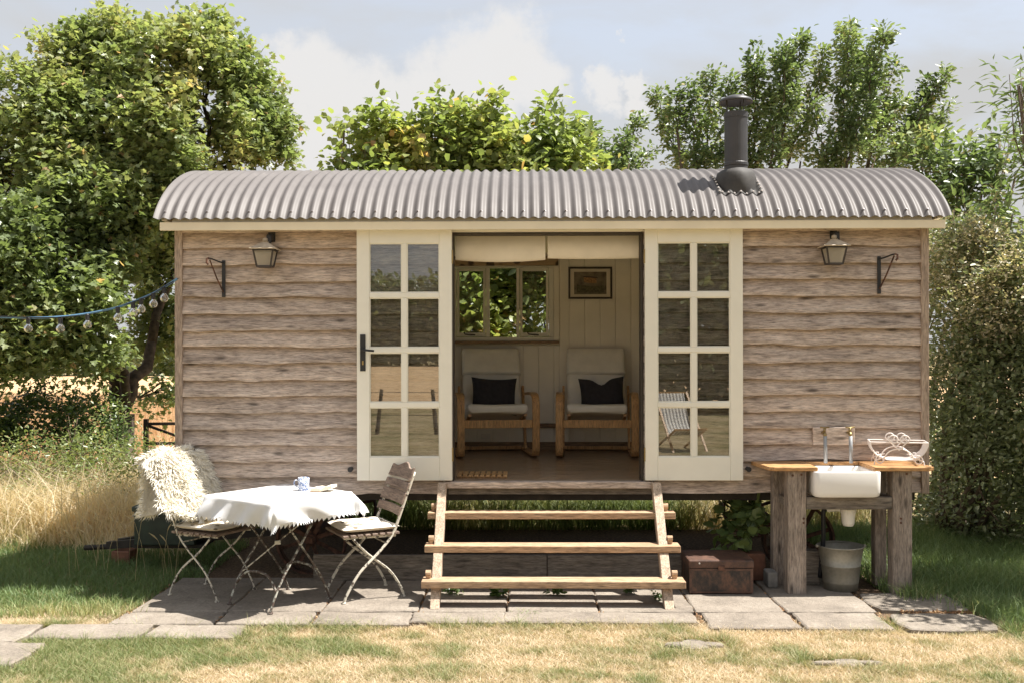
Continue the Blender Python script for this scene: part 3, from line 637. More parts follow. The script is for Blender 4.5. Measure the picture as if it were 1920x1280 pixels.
# chassis, wheels and drawbar
hp(MB().box(HX0+.05, HX1-.05, .10, .18, .585, .655).box(HX0+.05, HX1-.05, HD-.2, HD-.12, .56, .655), 'chassis_beam', M['dark'])
for x in (-1.7, -.4, .9, 2.1): hp(MB().box(x, x+.08, .181, HD-.201, .60, .655), 'cross_member', M['dark'])
def wheel(x, y, r=.275):
    z = r+GZ-.005; w = empty('wheel', (x, y, z)); w.parent = hut; w.location = Vector((x, y, z))-hut.location
    ring = [(r*math.cos(a), 0, r*math.sin(a)) for a in [2*math.pi*k/36 for k in range(37)]]
    vs = []
    for a in [2*math.pi*k/36 for k in range(36)]:
        for rr_, yy in ((r, -.045), (r, .045), (r-.018, .045), (r-.018, -.045)): vs.append((rr_*math.cos(a), yy, rr_*math.sin(a)))
    MB().add(vs, [(i*4+k, i*4+(k+1) % 4, ((i+1) % 36)*4+(k+1) % 4, ((i+1) % 36)*4+k) for i in range(36) for k in range(4)]).build('rim', M['rust'], w)
    MB().tube([(0, -.08, 0), (0, -.07, 0), (0, .08, 0)], [.03, .045, .045], 14).build('hub', M['rust'], w)
    for k in range(8):
        a = 2*math.pi*k/8+.3
        MB().beam((.04*math.cos(a), 0, .04*math.sin(a)), ((r-.015)*math.cos(a), 0, (r-.015)*math.sin(a)), .03, .012, (0, 1, 0)).build('spoke', M['rust'], w)
for x, y in ((-1.66, .40), (2.12, .40), (-1.66, 1.95), (2.12, 1.95)):
    wheel(x, y)
for x in (-1.66, 2.12):
    hp(MB().beam((x, .3, .245), (x, 2.05, .245), .05, .05).box(x-.04, x+.04, .5, .58, .27, .60).box(x-.04, x+.04, 1.75, 1.83, .27, .60), 'axle', M['rust'])
hp(MB().beam((-1.66, .55, .30), (-3.42, .78, .115), .05, .06).beam((-1.66, 1.75, .30), (-3.36, .84, .125), .05, .06).tube([(-3.42, .8, .10), (-3.62, .8, .09)], .022, 8), 'drawbar', M['dark'])

# things under and around the hut
def thing1(mb, name, mat, label, cat, group=None, **k):
    return tag(mb.build(name, mat, **k), label, cat, group)
for x0, x1, lab in ((-1.57, .163, 'long grey board on edge under the hut behind the bistro chair'), (.17, 1.16, 'shorter grey board on edge under the hut beside the rusty trunk')):
    thing1(MB().box(x0, x1, .02, .06, .001, .19), 'edging_board', M['plank'], lab, 'board', bevel=.003)
thing1(MB().box(-3.37, -3.22, .72, .9, GZ, .075), 'support_brick', M['brickm'], 'old brick propping up the end of the drawbar', 'brick', bevel=.006)
bx = empty('storage_box', (-2.86, .62, .2), label='dark green metal box on the drawbar behind the sheepskin chair', cat='box')
MB().box(-.22, .26, -.16, .16, -.025, .24).build('body', M['greenbox'], bx, bevel=.008)
MB().box(-.235, .275, -.175, .175, .241, .285).build('lid', M['greenbox'], bx, bevel=.012)
MB().tube([(-.236, -.05, .2), (-.27, -.05, .19), (-.27, .05, .19), (-.236, .05, .2)], .006, 6).build('handle', M['black'], bx)
hp(MB().box(-3.1, -2.55, .50, .80, .145, .172), 'drawbar_tray', M['dark'])

# ------------------------------------------------------------------ wooden steps
sp = empty('wooden_steps', (.19, -.4, 0), label='open oak steps with three treads leading up to the doorway', cat='steps')
sx = [px(830, 0, -.09)[0], px(1228, 0, -.09)[0]]
for x in sx:
    vs = []
    for (y, z) in ((-.80, .0), (-.69, .0), (-.087, .715), (-.10, .745), (-.165, .745)):
        for dx in (-.031, .031): vs.append((x+dx, y, z))
    fs = [(0, 2, 4, 6, 8), (9, 7, 5, 3, 1)]+[(2*i, 2*i+1, (2*i+3) % 10, (2*i+2) % 10) for i in range(5)]
    MB().add(vs, fs).build('stringer', M['stepz'], sp, world=True, bevel=.004)
for z, yf, d in ((.557, -.305, .125), (.365, -.535, .14), (.172, -.755, .15)):
    r = random.Random(int(z*100)); n = 12; vs = []
    for i in range(n+1):
        x = .19-.877+1.754*i/n; w = .004*math.sin(x*2+z*9)+.002*r.uniform(-1, 1)
        vs += [(x, yf+w, z-.046), (x, yf+w, z), (x, yf+d, z), (x, yf+d, z-.046)]
    fs = [(i*4+k, (i+1)*4+k, (i+1)*4+(k+1) % 4, i*4+(k+1) % 4) for i in range(n) for k in range(4)]+[(0, 1, 2, 3), (n*4+3, n*4+2, n*4+1, n*4)]
    MB().add(vs, fs).build('tread', M['step'], sp, world=True, bevel=.004)
    for x, s in ((sx[0], -1), (sx[1], 1)):
        xx = x+s*.052; MB().tube([(xx, yf+d*.62, z-.03), (xx, yf+d*.62, z+.03)], .018, 8).tube([(xx-.018, yf+d*.62, z+.035), (xx+.018, yf+d*.62, z+.035)], .022, 10).build('peg', M['step'], sp, world=True)

# ------------------------------------------------------------------ lanterns, hooks, string lights
def lantern(cx, py_top, label):
    x, z = px(cx, py_top, -.12); g = empty('wall_lantern', (x, -.12, z), label=label, cat='lantern', group='lanterns on the hut front')
    MB().box(-.001, .05, .088, .101, .06, .14).box(.005, .045, .02, .087, .07, .11).box(.008, .042, -.0, .019, .045, .10).build('bracket', M['black'], g, bevel=.003)
    MB().lathe([(.001, .085), (.018, .078), (.02, .065), (.014, .052), (.001, .05)], 12, (.0, 0, 0)).lathe([(.028, .052), (.024, .04), (.03, .03)], 12).build('finial', M['lamp'], g, smooth=True)
    t = MB(); a = [(-.03, .048), (-.098, .0), (-.094, -.004)]
    vs = []
    for hw, zz in ((.026, .046), (.097, .0), (.093, -.006)): vs += [(-hw, -hw*.9, zz), (hw, -hw*.9, zz), (hw, hw*.9, zz), (-hw, hw*.9, zz)]
    t.add(vs, [(q*4+k, (q+1)*4+k, (q+1)*4+(k+1) % 4, q*4+(k+1) % 4) for q in range(2) for k in range(4)]+[(0, 1, 2, 3)]).build('hood', M['lamp'], g)
    fr = MB(); T, B = .072, .050; zt, zb_ = -.006, -.128
    for i, j in ((-1, -1), (1, -1), (1, 1), (-1, 1)): fr.beam((i*T, j*T*.9, zt), (i*B, j*B*.9, zb_), .011, .011, (0, 1, 0.1))
    for w, zz in ((T, zt-.004), (B, zb_)):
        for i in (-1, 1):
            fr.beam((-w, i*w*.9, zz), (w, i*w*.9, zz), .010, .012); fr.beam((i*w, -w*.9, zz), (i*w, w*.9, zz), .010, .012)
    fr.box(-B, B, -B*.9, B*.9, zb_-.004, zb_+.004).build('frame', M['lampdark'], g)
    for i in range(4):
        q = Matrix.Rotation(R(90*i), 4, 'Z'); vs = [q @ Vector(v) for v in ((-T+.006, -T+.004, zt-.01), (T-.006, -T+.004, zt-.01), (B-.006, -B+.004, zb_+.006), (-B+.006, -B+.004, zb_+.006))]
        vs = [Vector((v.x, v.y*.9, v.z)) for v in vs]
        MB().add(vs, [(0, 1, 2, 3)]).build('pane', M['lampglass'], g)
    MB().lathe([(.012, -.12), (.012, -.085), (.024, -.065), (.026, -.045), (.012, -.025), (.001, -.02)], 12).build('bulb', M['bulbglass'], g, smooth=True)
    MB().tube([(-.008, 0, -.07), (0, 0, -.045), (.008, 0, -.07)], .0025, 6).build('filament', M['filament'], g)
lantern(496, 466, 'bronze four-sided wall lantern on the hut front above the bistro table')
lantern(1562, 464, 'bronze four-sided wall lantern on the hut front above the stone sink')
def hook(cx, ty, by, s, label):
    x, zt = px(cx, ty, -.04); zb_ = px(cx, by, -.04)[1]; g = empty('iron_bracket', (x, -.047, zb_), label=label, cat='bracket', group='iron hanging brackets')
    h = zt-zb_
    MB().box(-.013, .013, -.005, .006, 0, h).build('back_plate', M['black'], g, bevel=.003)
    MB().tube([(0, -.007, h-.02), (s*.02, -.05, h-.015), (s*.05, -.12, h-.0), (s*.062, -.15, h+.002)], .006, 6).build('arm', M['black'], g)
    MB().tube([(0, -.007, .035), (s*.03, -.07, h*.5), (s*.058, -.14, h-.01)], .006, 6).build('stay', M['rust'], g)
    MB().tube([(s*.062, -.15, h+.002), (s*.072, -.165, h-.005), (s*.072, -.168, h-.03), (s*.062, -.16, h-.045)], .008, 6).build('hook', M['rust'], g)
hook(418, 487, 556, -1, 'black iron hanging bracket beside the left corner post')
hook(1645, 483, 553, 1, 'black iron hanging bracket beside the right corner post')
sl_ = empty('string_lights', (-2.59, -.02, 2.25), label='festoon string lights on a blue cable tied to the hut corner', cat='string lights')
cab = [(-260, 545), (-150, 575), (-60, 590), (0, 593), (80, 594), (150, 588), (215, 575), (270, 555), (300, 540), (330, 521)]
MB().tube(spline([(px(a, b_, -.05)[0], -.05, px(a, b_, -.05)[1]) for a, b_ in cab], 5), .0085, 6).build('cable', M['cable'], sl_, world=True)
MB().tube(spline([(px(a, b_, -.05)[0]+.01, -.058+.016*math.sin(a*.06), px(a, b_, -.05)[1]+.006*math.cos(a*.06)) for a, b_ in cab], 12), .004, 5).build('tie_wire', M['black'], sl_, world=True)
for a, b_ in ((48, 594), (109, 594), (160, 587), (218, 574), (247, 565), (262, 558), (285, 548), (305, 537), (-30, 593), (-95, 584)):
    x, z = px(a, b_, -.05); y = -.05+random.uniform(-.01, .01); dr_ = .012
    so = MB().lathe([(.011, .0), (.016, -.006), (.016, -.042), (.012, -.045)], 10, (x, y, z), True).build('socket', M['black'], sl_, world=True)
    bu = MB().lathe([(.012, -.045), (.016, -.052), (.027, -.065), (.031, -.08), (.027, -.096), (.015, -.107), (.001, -.110)], 14, (x, y, z)).build('bulb', M['bulbglass'], sl_, world=True, smooth=True)
    MB().tube([(x-.008, y, z-.075), (x-.004, y, z-.062), (x+.004, y, z-.062), (x+.008, y, z-.075)], .0016, 4).build('filament', M['filament'], bu, world=False).location = (0, 0, 0)

# ------------------------------------------------------------------ interior furniture
def armchair(x, y, rz, label):
    g = empty('armchair', (x, y, FLOOR), rz, label, 'armchair', 'cream armchairs inside the hut')
    W = .335                                             # local: faces -y
    for s in (-1, 1):
        path = spline([(s*W, .42, .025), (s*W, .10, .025), (s*W, -.22, .025), (s*W, -.30, .05), (s*W, -.325, .13), (s*W, -.325, .40), (s*W, -.315, .50), (s*W, -.26, .555), (s*W, -.1, .57), (s*W, .22, .555)], 5)
        MB().sweep(path, rrect(.066, .024, .004, 1)).build('side_frame', M['birch'], g, smooth=False)
        MB().beam((s*(W-.03), .13, .04), (s*(W-.03), .33, .62), .022, .055, (0, 1, 0)).build('rear_upright', M['birch'], g, bevel=.003)
        MB().sweep(spline([(s*.25, -.25, .385), (s*.25, .0, .33), (s*.25, .16, .36), (s*.25, .25, .55), (s*.25, .40, .94)], 6), rrect(.03, .022, .004, 1)).build('shell_rail', M['birch'], g)
    MB().box(-W+.034, W-.034, -.325, -.303, .275, .345).build('front_rail', M['birch'], g, bevel=.003)
    MB().box(-W+.034, W-.034, .36, .385, .02, .05).build('floor_rail', M['birch'], g, bevel=.003)
    MB().sweep([(-.265, .405, .945), (0, .42, .945), (.265, .405, .945)], rrect(.03, .06, .006, 1), (0, 1, 0)).build('top_rail', M['birch'], g)
    path = spline([(0, -.29, .415), (0, -.2, .405), (0, .0, .365), (0, .12, .375), (0, .19, .45), (0, .26, .65), (0, .355, .93)], 8)
    n = len(path); prof = rrect(.54, .075, .036, 5); vs = []
    for i, p in enumerate(path):
        t = (path[min(i+1, n-1)]-path[max(i-1, 0)]).normalized(); u = Vector((1, 0, 0)).cross(t); e = min(i, n-1-i)
        k = 1 if e > 3 else (.45, .75, .9, .97)[e]; kw = 1 if e > 3 else (.93, .98, .995, 1)[e]
        for a, b_ in prof: vs.append(p+Vector((a*kw, 0, 0))+u*(b_*k+.010*math.sin(i*1.1+a*6)-.035*(a/.27)**2*(-1 if i < n*.35 else .0)*1))
    m_ = len(prof)
    MB().add(vs, [(i*m_+k, i*m_+(k+1) % m_, (i+1)*m_+(k+1) % m_, (i+1)*m_+k) for i in range(n-1) for k in range(m_)]+[tuple(range(m_-1, -1, -1)), tuple((n-1)*m_+k for k in range(m_))]).build('padded_seat', M['chairpad'], g, smooth=True)
    vs = [v for v in []]
    MB().sweep(spline([(0, .245, .735), (0, .30, .82), (0, .342, .915), (0, .372, .945)], 6), rrect(.555, .088, .04, 5)).build('headrest_cover', M['chairpad'], g, smooth=True)
    return g
ax, az = px(926, 0, 1.60)[0], 0
armchair(ax, 1.80, R(8), 'cream padded bentwood armchair inside the hut below the window')
ax2 = px(1121, 0, 1.60)[0]
armchair(ax2, 1.80, R(-3), 'cream padded bentwood armchair inside the hut below the framed picture')
def pillow(w, h, t, n=16, ear=.12):
    vs = []; top = []
    for s in (1, -1):
        for j in range(n+1):
            for i in range(n+1):
                u = 2*i/n-1; v = 2*j/n-1; k = (1-u**4)*(1-v**4); pin = 1-ear*(1-abs(u*v))*0
                x = u*w/2*(1-.09*(1-v*v)*abs(u)); z = v*h/2*(1-.11*(1-u*u)*abs(v)); vs.append((x, s*t/2*k**.55, z))
    m_ = (n+1)**2; fs = []
    for j in range(n):
        for i in range(n):
            a = j*(n+1)+i; fs += [(a, a+n+1, a+n+2, a+1), (m_+a, m_+a+1, m_+a+n+2, m_+a+n+1)]
    return MB().add(vs, fs)
for x, cx, lab in ((ax, 925, 'charcoal linen cushion on the armchair below the window'), (ax2, 1131, 'charcoal linen cushion on the armchair below the picture')):
    o = thing1(pillow(.42, .36, .14), 'scatter_cushion', M['charcoal'], lab, 'cushion', 'charcoal cushions', smooth=True)
    if cx > 1000:                                        # knocked-in top edge
        for v in o.data.vertices:
            if v.co.z > 0: v.co.z -= .055*math.exp(-(v.co.x/.06)**2)*(v.co.z/.15)
    o.location = (px(cx, 0, 1.62)[0], 1.76, FLOOR+.545); o.rotation_euler = (R(-20), R(2 if cx < 1000 else -3), R(4 if cx < 1000 else -2))
x0, z1 = px(1066, 501, HD-.08); x1, z0 = px(1148, 561, HD-.08); yw = HD-.056
pf = empty('framed_picture', ((x0+x1)/2, yw, z0), label='small dark framed picture of a hut hanging on the lining boards', cat='picture')
pw, phh = (x1-x0)/2, z1-z0
MB().box(-pw, pw, -.022, -.001, 0, .018).box(-pw, pw, -.022, -.001, phh-.018, phh).box(-pw, -pw+.018, -.022, -.001, .0181, phh-.0181).box(pw-.018, pw, -.022, -.001, .0181, phh-.0181).build('frame', M['seal'], pf, bevel=.002)
MB().box(-pw+.018, pw-.018, -.010, -.002, .018, phh-.018).build('mount', M['canvas'], pf)
pr = MB().box(-pw+.055, pw-.055, -.0125, -.0105, .045, phh-.048).build('print', M['picture'], pf)
MB().add([(-.06, -.0135, .16), (.06, -.0135, .15), (.06, -.0135, .20), (-.06, -.0135, .21)], [(0, 1, 2, 3)]).build('painted_hut', plain('print_ochre', (.34, .19, .07), .5, var=.4, scale=60), pf)
MB().add([(-.075, -.014, .212), (.075, -.014, .198), (.065, -.014, .212), (-.06, -.014, .222)], [(0, 1, 2, 3)]).build('painted_roof', M['seal'], pf)
MB().add([(-.13, -.0134, .06), (.13, -.0134, .06), (.13, -.0134, .13), (.02, -.0134, .12), (-.13, -.0134, .14)], [(0, 1, 2, 3, 4)]).build('painted_meadow', plain('print_green', (.09, .085, .035), .5, var=.5, scale=60), pf)
# roman blinds
def blind(x0, x1, zt, zb_, sag, label):
    vs = []; n = 24; rows = 9
    for s in (0, 1):
        for j in range(rows+1):
            for i in range(n+1):
                u = i/n; t = j/rows; z = zt+(zb_-zt)*t-sag*math.sin(u*math.pi)*t*t
                y = .095-.035*math.sin(t*2.6)-.004*math.sin(u*11+t*2)-.003*math.sin(u*23)*t+.012*s*(1 if j < rows else .3)
                vs.append((x0+(x1-x0)*u, y, z))
    m_ = (rows+1)*(n+1); fs = []
    for j in range(rows):
        for i in range(n):
            a = j*(n+1)+i; fs += [(a, a+n+1, a+n+2, a+1), (m_+a, m_+a+1, m_+a+n+2, m_+a+n+1)]
    for i in range(n): a = rows*(n+1)+i; fs.append((a, m_+a, m_+a+1, a+1))
    return thing1(MB().add(vs, fs), 'roman_blind', M['canvas'], label, 'blind', 'cream blinds over the doorway', smooth=True)
blind(-.512, .158, 2.553, 2.375, .016, 'cream canvas blind drawn up over the doorway on the window side')
blind(.176, .852, 2.553, 2.385, .004, 'cream canvas blind drawn up over the doorway on the picture side')
thing1(MB().box(WX0+.0, WX1+.045, HD-.125, HD-.078, WZ1-.015, WZ1+.075), 'window_blind', M['print'], 'brown printed fabric blind gathered along the top of the back window', 'blind', bevel=.01)
# slatted duckboard mat inside the door
mt = empty('duckboard', (-.33, .25, FLOOR), label='small slatted wooden duckboard on the hut floor inside the doorway', cat='mat')
for k in range(9): MB().box(-.175+k*.043, -.175+k*.043+.030, -.13, .13, .012, .024).build('slat', M['birch'], mt, bevel=.002)
for y in (-.09, .09): MB().box(-.175, .199, y-.012, y+.012, .0, .0118).build('batten', M['birch'], mt)

# ------------------------------------------------------------------ bistro set
TH = .733
tc_ = Vector((-1.665, -.60, 0)); trot = R(9)
tb = empty('bistro_table', (*tc_.xy, 0), trot, 'folding iron bistro table with flaking paint under a white cloth', 'table')
# local axes: u from front corner to right corner, w from front corner to left corner
uu = Vector((1, 1, 0)).normalized(); ww = Vector((-1, 1, 0)).normalized(); hh_ = .345
TM = Matrix(((uu.x, ww.x, 0), (uu.y, ww.y, 0), (0, 0, 1))).to_4x4()
o = MB().box(-hh_, hh_, -hh_, hh_, TH-.022, TH, TM).build('table_top', M['chiptable'], tb, bevel=.004)
def L2(u, w, z): return uu*u+ww*w+Vector((0, 0, z))
for w in (-.21, .21):
    for s in (-1, 1):
        pts = spline([L2(s*.255, w, .008), L2(s*.235, w, .06), L2(s*.16, w, .20), L2(-s*.04, w, .46), L2(-s*.22, w, .695)], 5)
        MB().tube(pts, .0105, 8, flat=.55).tube([L2(s*.255, w, .0), L2(s*.256, w, .012)], .018, 10).build('leg', M['chiptable'], tb, smooth=True)
for s in (-1, 1):
    MB().tube(spline([L2(s*.205, -.205, .13), L2(s*.19, -.12, .215), L2(s*.185, 0, .235), L2(s*.19, .12, .215), L2(s*.205, .205, .13)], 5), .009, 8).build('arched_brace', M['chiptable'], tb, smooth=True)
MB().tube([L2(-.15, .20, .21), L2(.19, -.20, .64)], .005, 6).box(-.02, .02, -.015, .015, -.012, .012, Matrix.Translation(L2(.0, .02, .40))).build('catch_rod', M['chip'], tb)
MB().beam(L2(-.22, -.24, .685), L2(-.22, .24, .685), .012, .02).beam(L2(.22, -.24, .685), L2(.22, .24, .685), .012, .02).build('top_batten', M['chiptable'], tb)
# tablecloth
n = 72; S = .475; ov = S-hh_; vs = []
def clothpt(a, b_):
    ca = max(-hh_, min(hh_, a)); cb = max(-hh_, min(hh_, b_)); oa, ob = a-ca, b_-cb; d = math.hypot(oa, ob)
    z = TH+.004+.0015*math.sin(a*31+b_*9)*math.sin(b_*27)
    if d > 1e-6:
        da, db = oa/d, ob/d
        phi = R(14)+R(11)*math.sin((a+b_*1.7)*17)*min(1, d/.05)+R(10)*math.sin((a-b_)*8+1)
        if a > 0 and b_ < 0 and oa > 0 and ob < 0: phi += R(12)
        corner = min(abs(oa), abs(ob))/max(d, 1e-6)
        rr_ = .006+d*math.sin(phi)*(1+corner*.4*math.cos(math.atan2(abs(ob), abs(oa))*4))
        drop = .004*(1-math.exp(-d/.004))+d*math.cos(phi)
        return L2(ca+da*rr_, cb+db*rr_, z-drop)
    return L2(ca, cb, z)
for j in range(n+1):
    for i in range(n+1): vs.append(clothpt(-S+2*S*i/n, -S+2*S*j/n))
fs = [(j*(n+1)+i, j*(n+1)+i+1, (j+1)*(n+1)+i+1, (j+1)*(n+1)+i) for j in range(n) for i in range(n)]
tcl = empty('tablecloth', (*tc_.xy, TH), trot, 'white linen tablecloth with pointed lace edging draped over the bistro table', 'tablecloth')
o = MB().add([v-Vector((0, 0, TH)) for v in vs], fs).build('cloth', M['whitecloth'], tcl, smooth=True)
lace = MB(); per = 32
for side in range(4):
    for k in range(per):
        t0, t1 = k/per, (k+1)/per; tm = (t0+t1)/2
        def ed(t, out):
            q = -S+2*S*t; e = S+out; return [(q, -e), (e, q), (-q, e), (-e, -q)][side]
        ptsl = [clothpt(*ed(t0, 0)), clothpt(*ed(t1, 0)), clothpt(*ed(t1, .008)), clothpt(*ed(tm, .032)), clothpt(*ed(t0, .008))]
        z0 = Vector((0, 0, TH)); lace.add([p-z0 for p in ptsl], [(0, 1, 2, 3, 4)])
lace.build('lace_edging', M['whitecloth'], tcl)
# mug and book on the table
mg = empty('mug', (-1.53, -.47, TH+.006), label='blue and white patterned mug on the white tablecloth', cat='mug')
MB().lathe([(.001, .0), (.034, .0), (.037, .006), (.040, .088), (.0375, .089), (.034, .01), (.001, .008)], 28).build('cup', M['mug'], mg, smooth=True)
MB().tube(spline([(-.039, 0, .07), (-.062, .0, .066), (-.064, 0, .035), (-.037, 0, .022)], 5), .005, 8).build('handle', M['mug'], mg, smooth=True)
bk = empty('open_book', (-1.385, -.50, TH+.006), R(-8), 'small open book lying face up on the white tablecloth', 'book')
for s in (-1, 1):
    vs = []; nn = 8
    for i in range(nn+1):
        u = i/nn; x = s*u*.075; zt = .018*math.sin(min(1, u*1.35+.12)*math.pi*.62)*(1.0)+.010*(1-u)+(.022*u if s > 0 else 0)
        vs += [(x, -.06, .003+(.02*u if s > 0 else 0)), (x, .06, .003+(.02*u if s > 0 else 0)), (x, .06, .004+zt), (x, -.06, .004+zt)]
    fs = [(i*4+k, (i+1)*4+k, (i+1)*4+(k+1) % 4, i*4+(k+1) % 4) for i in range(nn) for k in range(4)]+[(0, 3, 2, 1), (nn*4, nn*4+1, nn*4+2, nn*4+3)]
    if s > 0: fs = [tuple(reversed(f)) for f in fs]
    MB().add(vs, fs).build('pages', M['paper'], bk)
MB().box(-.078, .001, -.063, .063, -.0005, .0028).build('cover', M['counter'], bk)
# chairs (local: faces +x, side frames at y = +-.19)
def bistro_chair(loc, rz, label):
    g = empty('bistro_chair', loc, rz, label, 'chair', 'folding bistro chairs')
    for s in (-1, 1):
        y = s*.195; yb = s*.180
        MB().tube(spline([(.21, y, .008), (.19, y, .06), (.10, y, .20), (-.04, y, .33), (-.135, y, .44), (-.19, y, .57), (-.30, y, .862)], 5), .0105, 8, flat=.6).tube([(.21, y, 0), (.213, y, .012)], .015, 8).build('long_leg', M['chip'], g, smooth=True)
        MB().tube(spline([(-.22, yb, .008), (-.205, yb, .06), (-.12, yb, .19), (.04, yb, .32), (.14, yb, .425)], 5), .0105, 8, flat=.6).tube([(-.22, yb, 0), (-.223, yb, .012)], .015, 8).build('short_leg', M['chip'], g, smooth=True)
        MB().beam((-.17, s*.165, .430), (.20, s*.165, .438), .012, .02).build('seat_rail', M['chip'], g)
    MB().tube([(-.155, -.195, .475), (-.155, .195, .475)], .005, 6).tube([(-.09, -.195, .385), (-.09, .195, .385)], .005, 6).build('cross_rod', M['chip'], g)
    for k in range(8):
        x = -.165+k*.052; MB().box(x-.019, x+.019, -.205, .205, .442, .458).build('seat_slat', M['slat'], g, bevel=.003)
    for q, (t0, t1) in enumerate(((.50, .60), (.63, .77), (.80, .89), (.92, 1.08))):
        a = Vector((-.19, 0, .57)); b_ = Vector((-.30, 0, .862)); a = a+(b_-a)*(t0-.5)*1.9+Vector((.012, 0, 0)); c_ = Vector((-.19, 0, .57))+(b_-Vector((-.19, 0, .57)))*(t1-.5)*1.9+Vector((.012, 0, 0))
        vs = []; nn = 12
        for i in range(nn+1):
            y = -.215+.43*i/nn; bow = -.02*(1-(y/.215)**2); top = Vector(c_)
            if q == 3: top = top+(b_-a).normalized()*(.022*math.cos(y/.215*math.pi*1.5)*(1-abs(y/.215)*.4))
            for p, dx in ((a, 0), (top, 0), (top, .014), (a, .014)): vs.append((p.x+dx+bow, y, p.z))
        fs = [(i*4+k, i*4+(k+1) % 4, (i+1)*4+(k+1) % 4, (i+1)*4+k) for i in range(nn) for k in range(4)]+[(3, 2, 1, 0), (nn*4, nn*4+1, nn*4+2, nn*4+3)]
        MB().add(vs, fs).build('back_slat', M['slat'], g, bevel=.003)
    return g
c1 = bistro_chair((-2.20, -.36, 0), R(-24), 'folding iron bistro chair draped with a cream sheepskin')
c2 = bistro_chair((-1.12, -.40, 0), R(208), 'folding iron bistro chair with bare slatted wooden back')
def seatpad(ch_, label):
    n = 18; vs = []
    for s in (1, -1):
        for j in range(n+1):
            for i in range(n+1):
                u = 2*i/n-1; v = 2*j/n-1; k = max(0, (1-u**6)*(1-v**6)); tuft = .5+.5*math.cos(u*5.2)*math.cos(v*5.2)
                vs.append((.01+u*.20, v*.20, .461+.026+s*(.024*k**.5)*(1 if s < 0 else .55+.65*tuft)+.008*(v*v) ))
    m_ = (n+1)**2; fs = []
    for j in range(n):
        for i in range(n): a = j*(n+1)+i; fs += [(a, a+1, a+n+2, a+n+1), (m_+a, m_+a+n+1, m_+a+n+2, m_+a+1)]
    o = thing1(MB().add(vs, fs), 'seat_cushion', M['sprig'], label, 'cushion', 'sprigged seat cushions', smooth=True)
    o.location = ch_.location; o.rotation_euler = ch_.rotation_euler
seatpad(c1, 'tufted cream sprigged seat cushion beneath the sheepskin'); seatpad(c2, 'tufted cream sprigged seat cushion on the chair with bare wooden back')
# sheepskin thrown over the left chair
skin = empty('sheepskin', (-2.20, -.36, .5), R(-24), 'long-haired cream sheepskin thrown over the back of a bistro chair', 'sheepskin')
pth = spline([(.07, 0, .555), (-.06, 0, .54), (-.13, 0, .61), (-.185, 0, .74), (-.25, 0, .905), (-.315, 0, .985), (-.39, 0, .93), (-.41, 0, .76), (-.40, 0, .56)], 6)
nn = len(pth); mW = 18
def skinpt(u, v):
    f = u*(nn-1); i = min(int(f), nn-2); p = pth[i].lerp(pth[i+1], f-i); hw = .215+.075*math.sin(min(1, u*1.3)*math.pi)+.02*math.sin(u*15+v*2)
    if u < .25: hw *= .72+1.1*u
    return Vector((p.x-.05*v*v*(1 if u > .3 else 0)+.012*math.sin(v*6+u*9), v*hw, p.z-.035*v*v*(u > .25)+.01*math.sin(v*5+u*7)))-Vector((0, 0, .5))
vs = [skinpt(i/40, -1+2*j/mW) for i in range(41) for j in range(mW+1)]
MB().add(vs, [(i*(mW+1)+j, i*(mW+1)+j+1, (i+1)*(mW+1)+j+1, (i+1)*(mW+1)+j) for i in range(40) for j in range(mW)]).build('hide', M['wool'], skin, smooth=True)
V = []; T = []; rs = random.Random(5)
for k in range(24000):
    u, v = rs.random(), rs.uniform(-1, 1); p = skinpt(u, v); e = .01
    du = skinpt(min(1, u+e), v)-skinpt(max(0, u-e), v); dv = skinpt(u, min(1, v+e))-skinpt(u, max(-1, v-e)); nr = du.cross(dv).normalized()
    if nr.dot(Vector((1, 0, 0)) if u < .58 else Vector((-1, 0, 0))) < 0 and u > .2: nr = -nr
    if u <= .2 and nr.z < 0: nr = -nr
    clump = Vector((math.sin(u*31+v*4), math.sin(v*17+u*5), math.cos(u*23-v*9)))*.35
    side = Vector((0, math.copysign(max(0, abs(v)-.75)*2.5, v), 0))
    d1 = (nr+clump+side+Vector((rs.gauss(0, .35), rs.gauss(0, .35), rs.gauss(0, .3)-.15))).normalized(); ln = rs.uniform(.03, .07)
    d2 = (d1+Vector((rs.gauss(0, .3), rs.gauss(0, .3), -.75))).normalized(); s_ = d1.cross(Vector((rs.gauss(0, 1), rs.gauss(0, 1), rs.gauss(0, 1)))).normalized()*.0045
    a = p+d1*ln*.55; b0 = len(V); V += [p-s_, p+s_, a+s_*.8, a-s_*.8, a+d2*ln*.6]; T += [(b0, b0+1, b0+2), (b0, b0+2, b0+3), (b0+3, b0+2, b0+4)]
tag(link('fleece', np_mesh('fleece', np.array([tuple(v) for v in V]), np.array(T)), M['wool'], skin), kind='stuff')

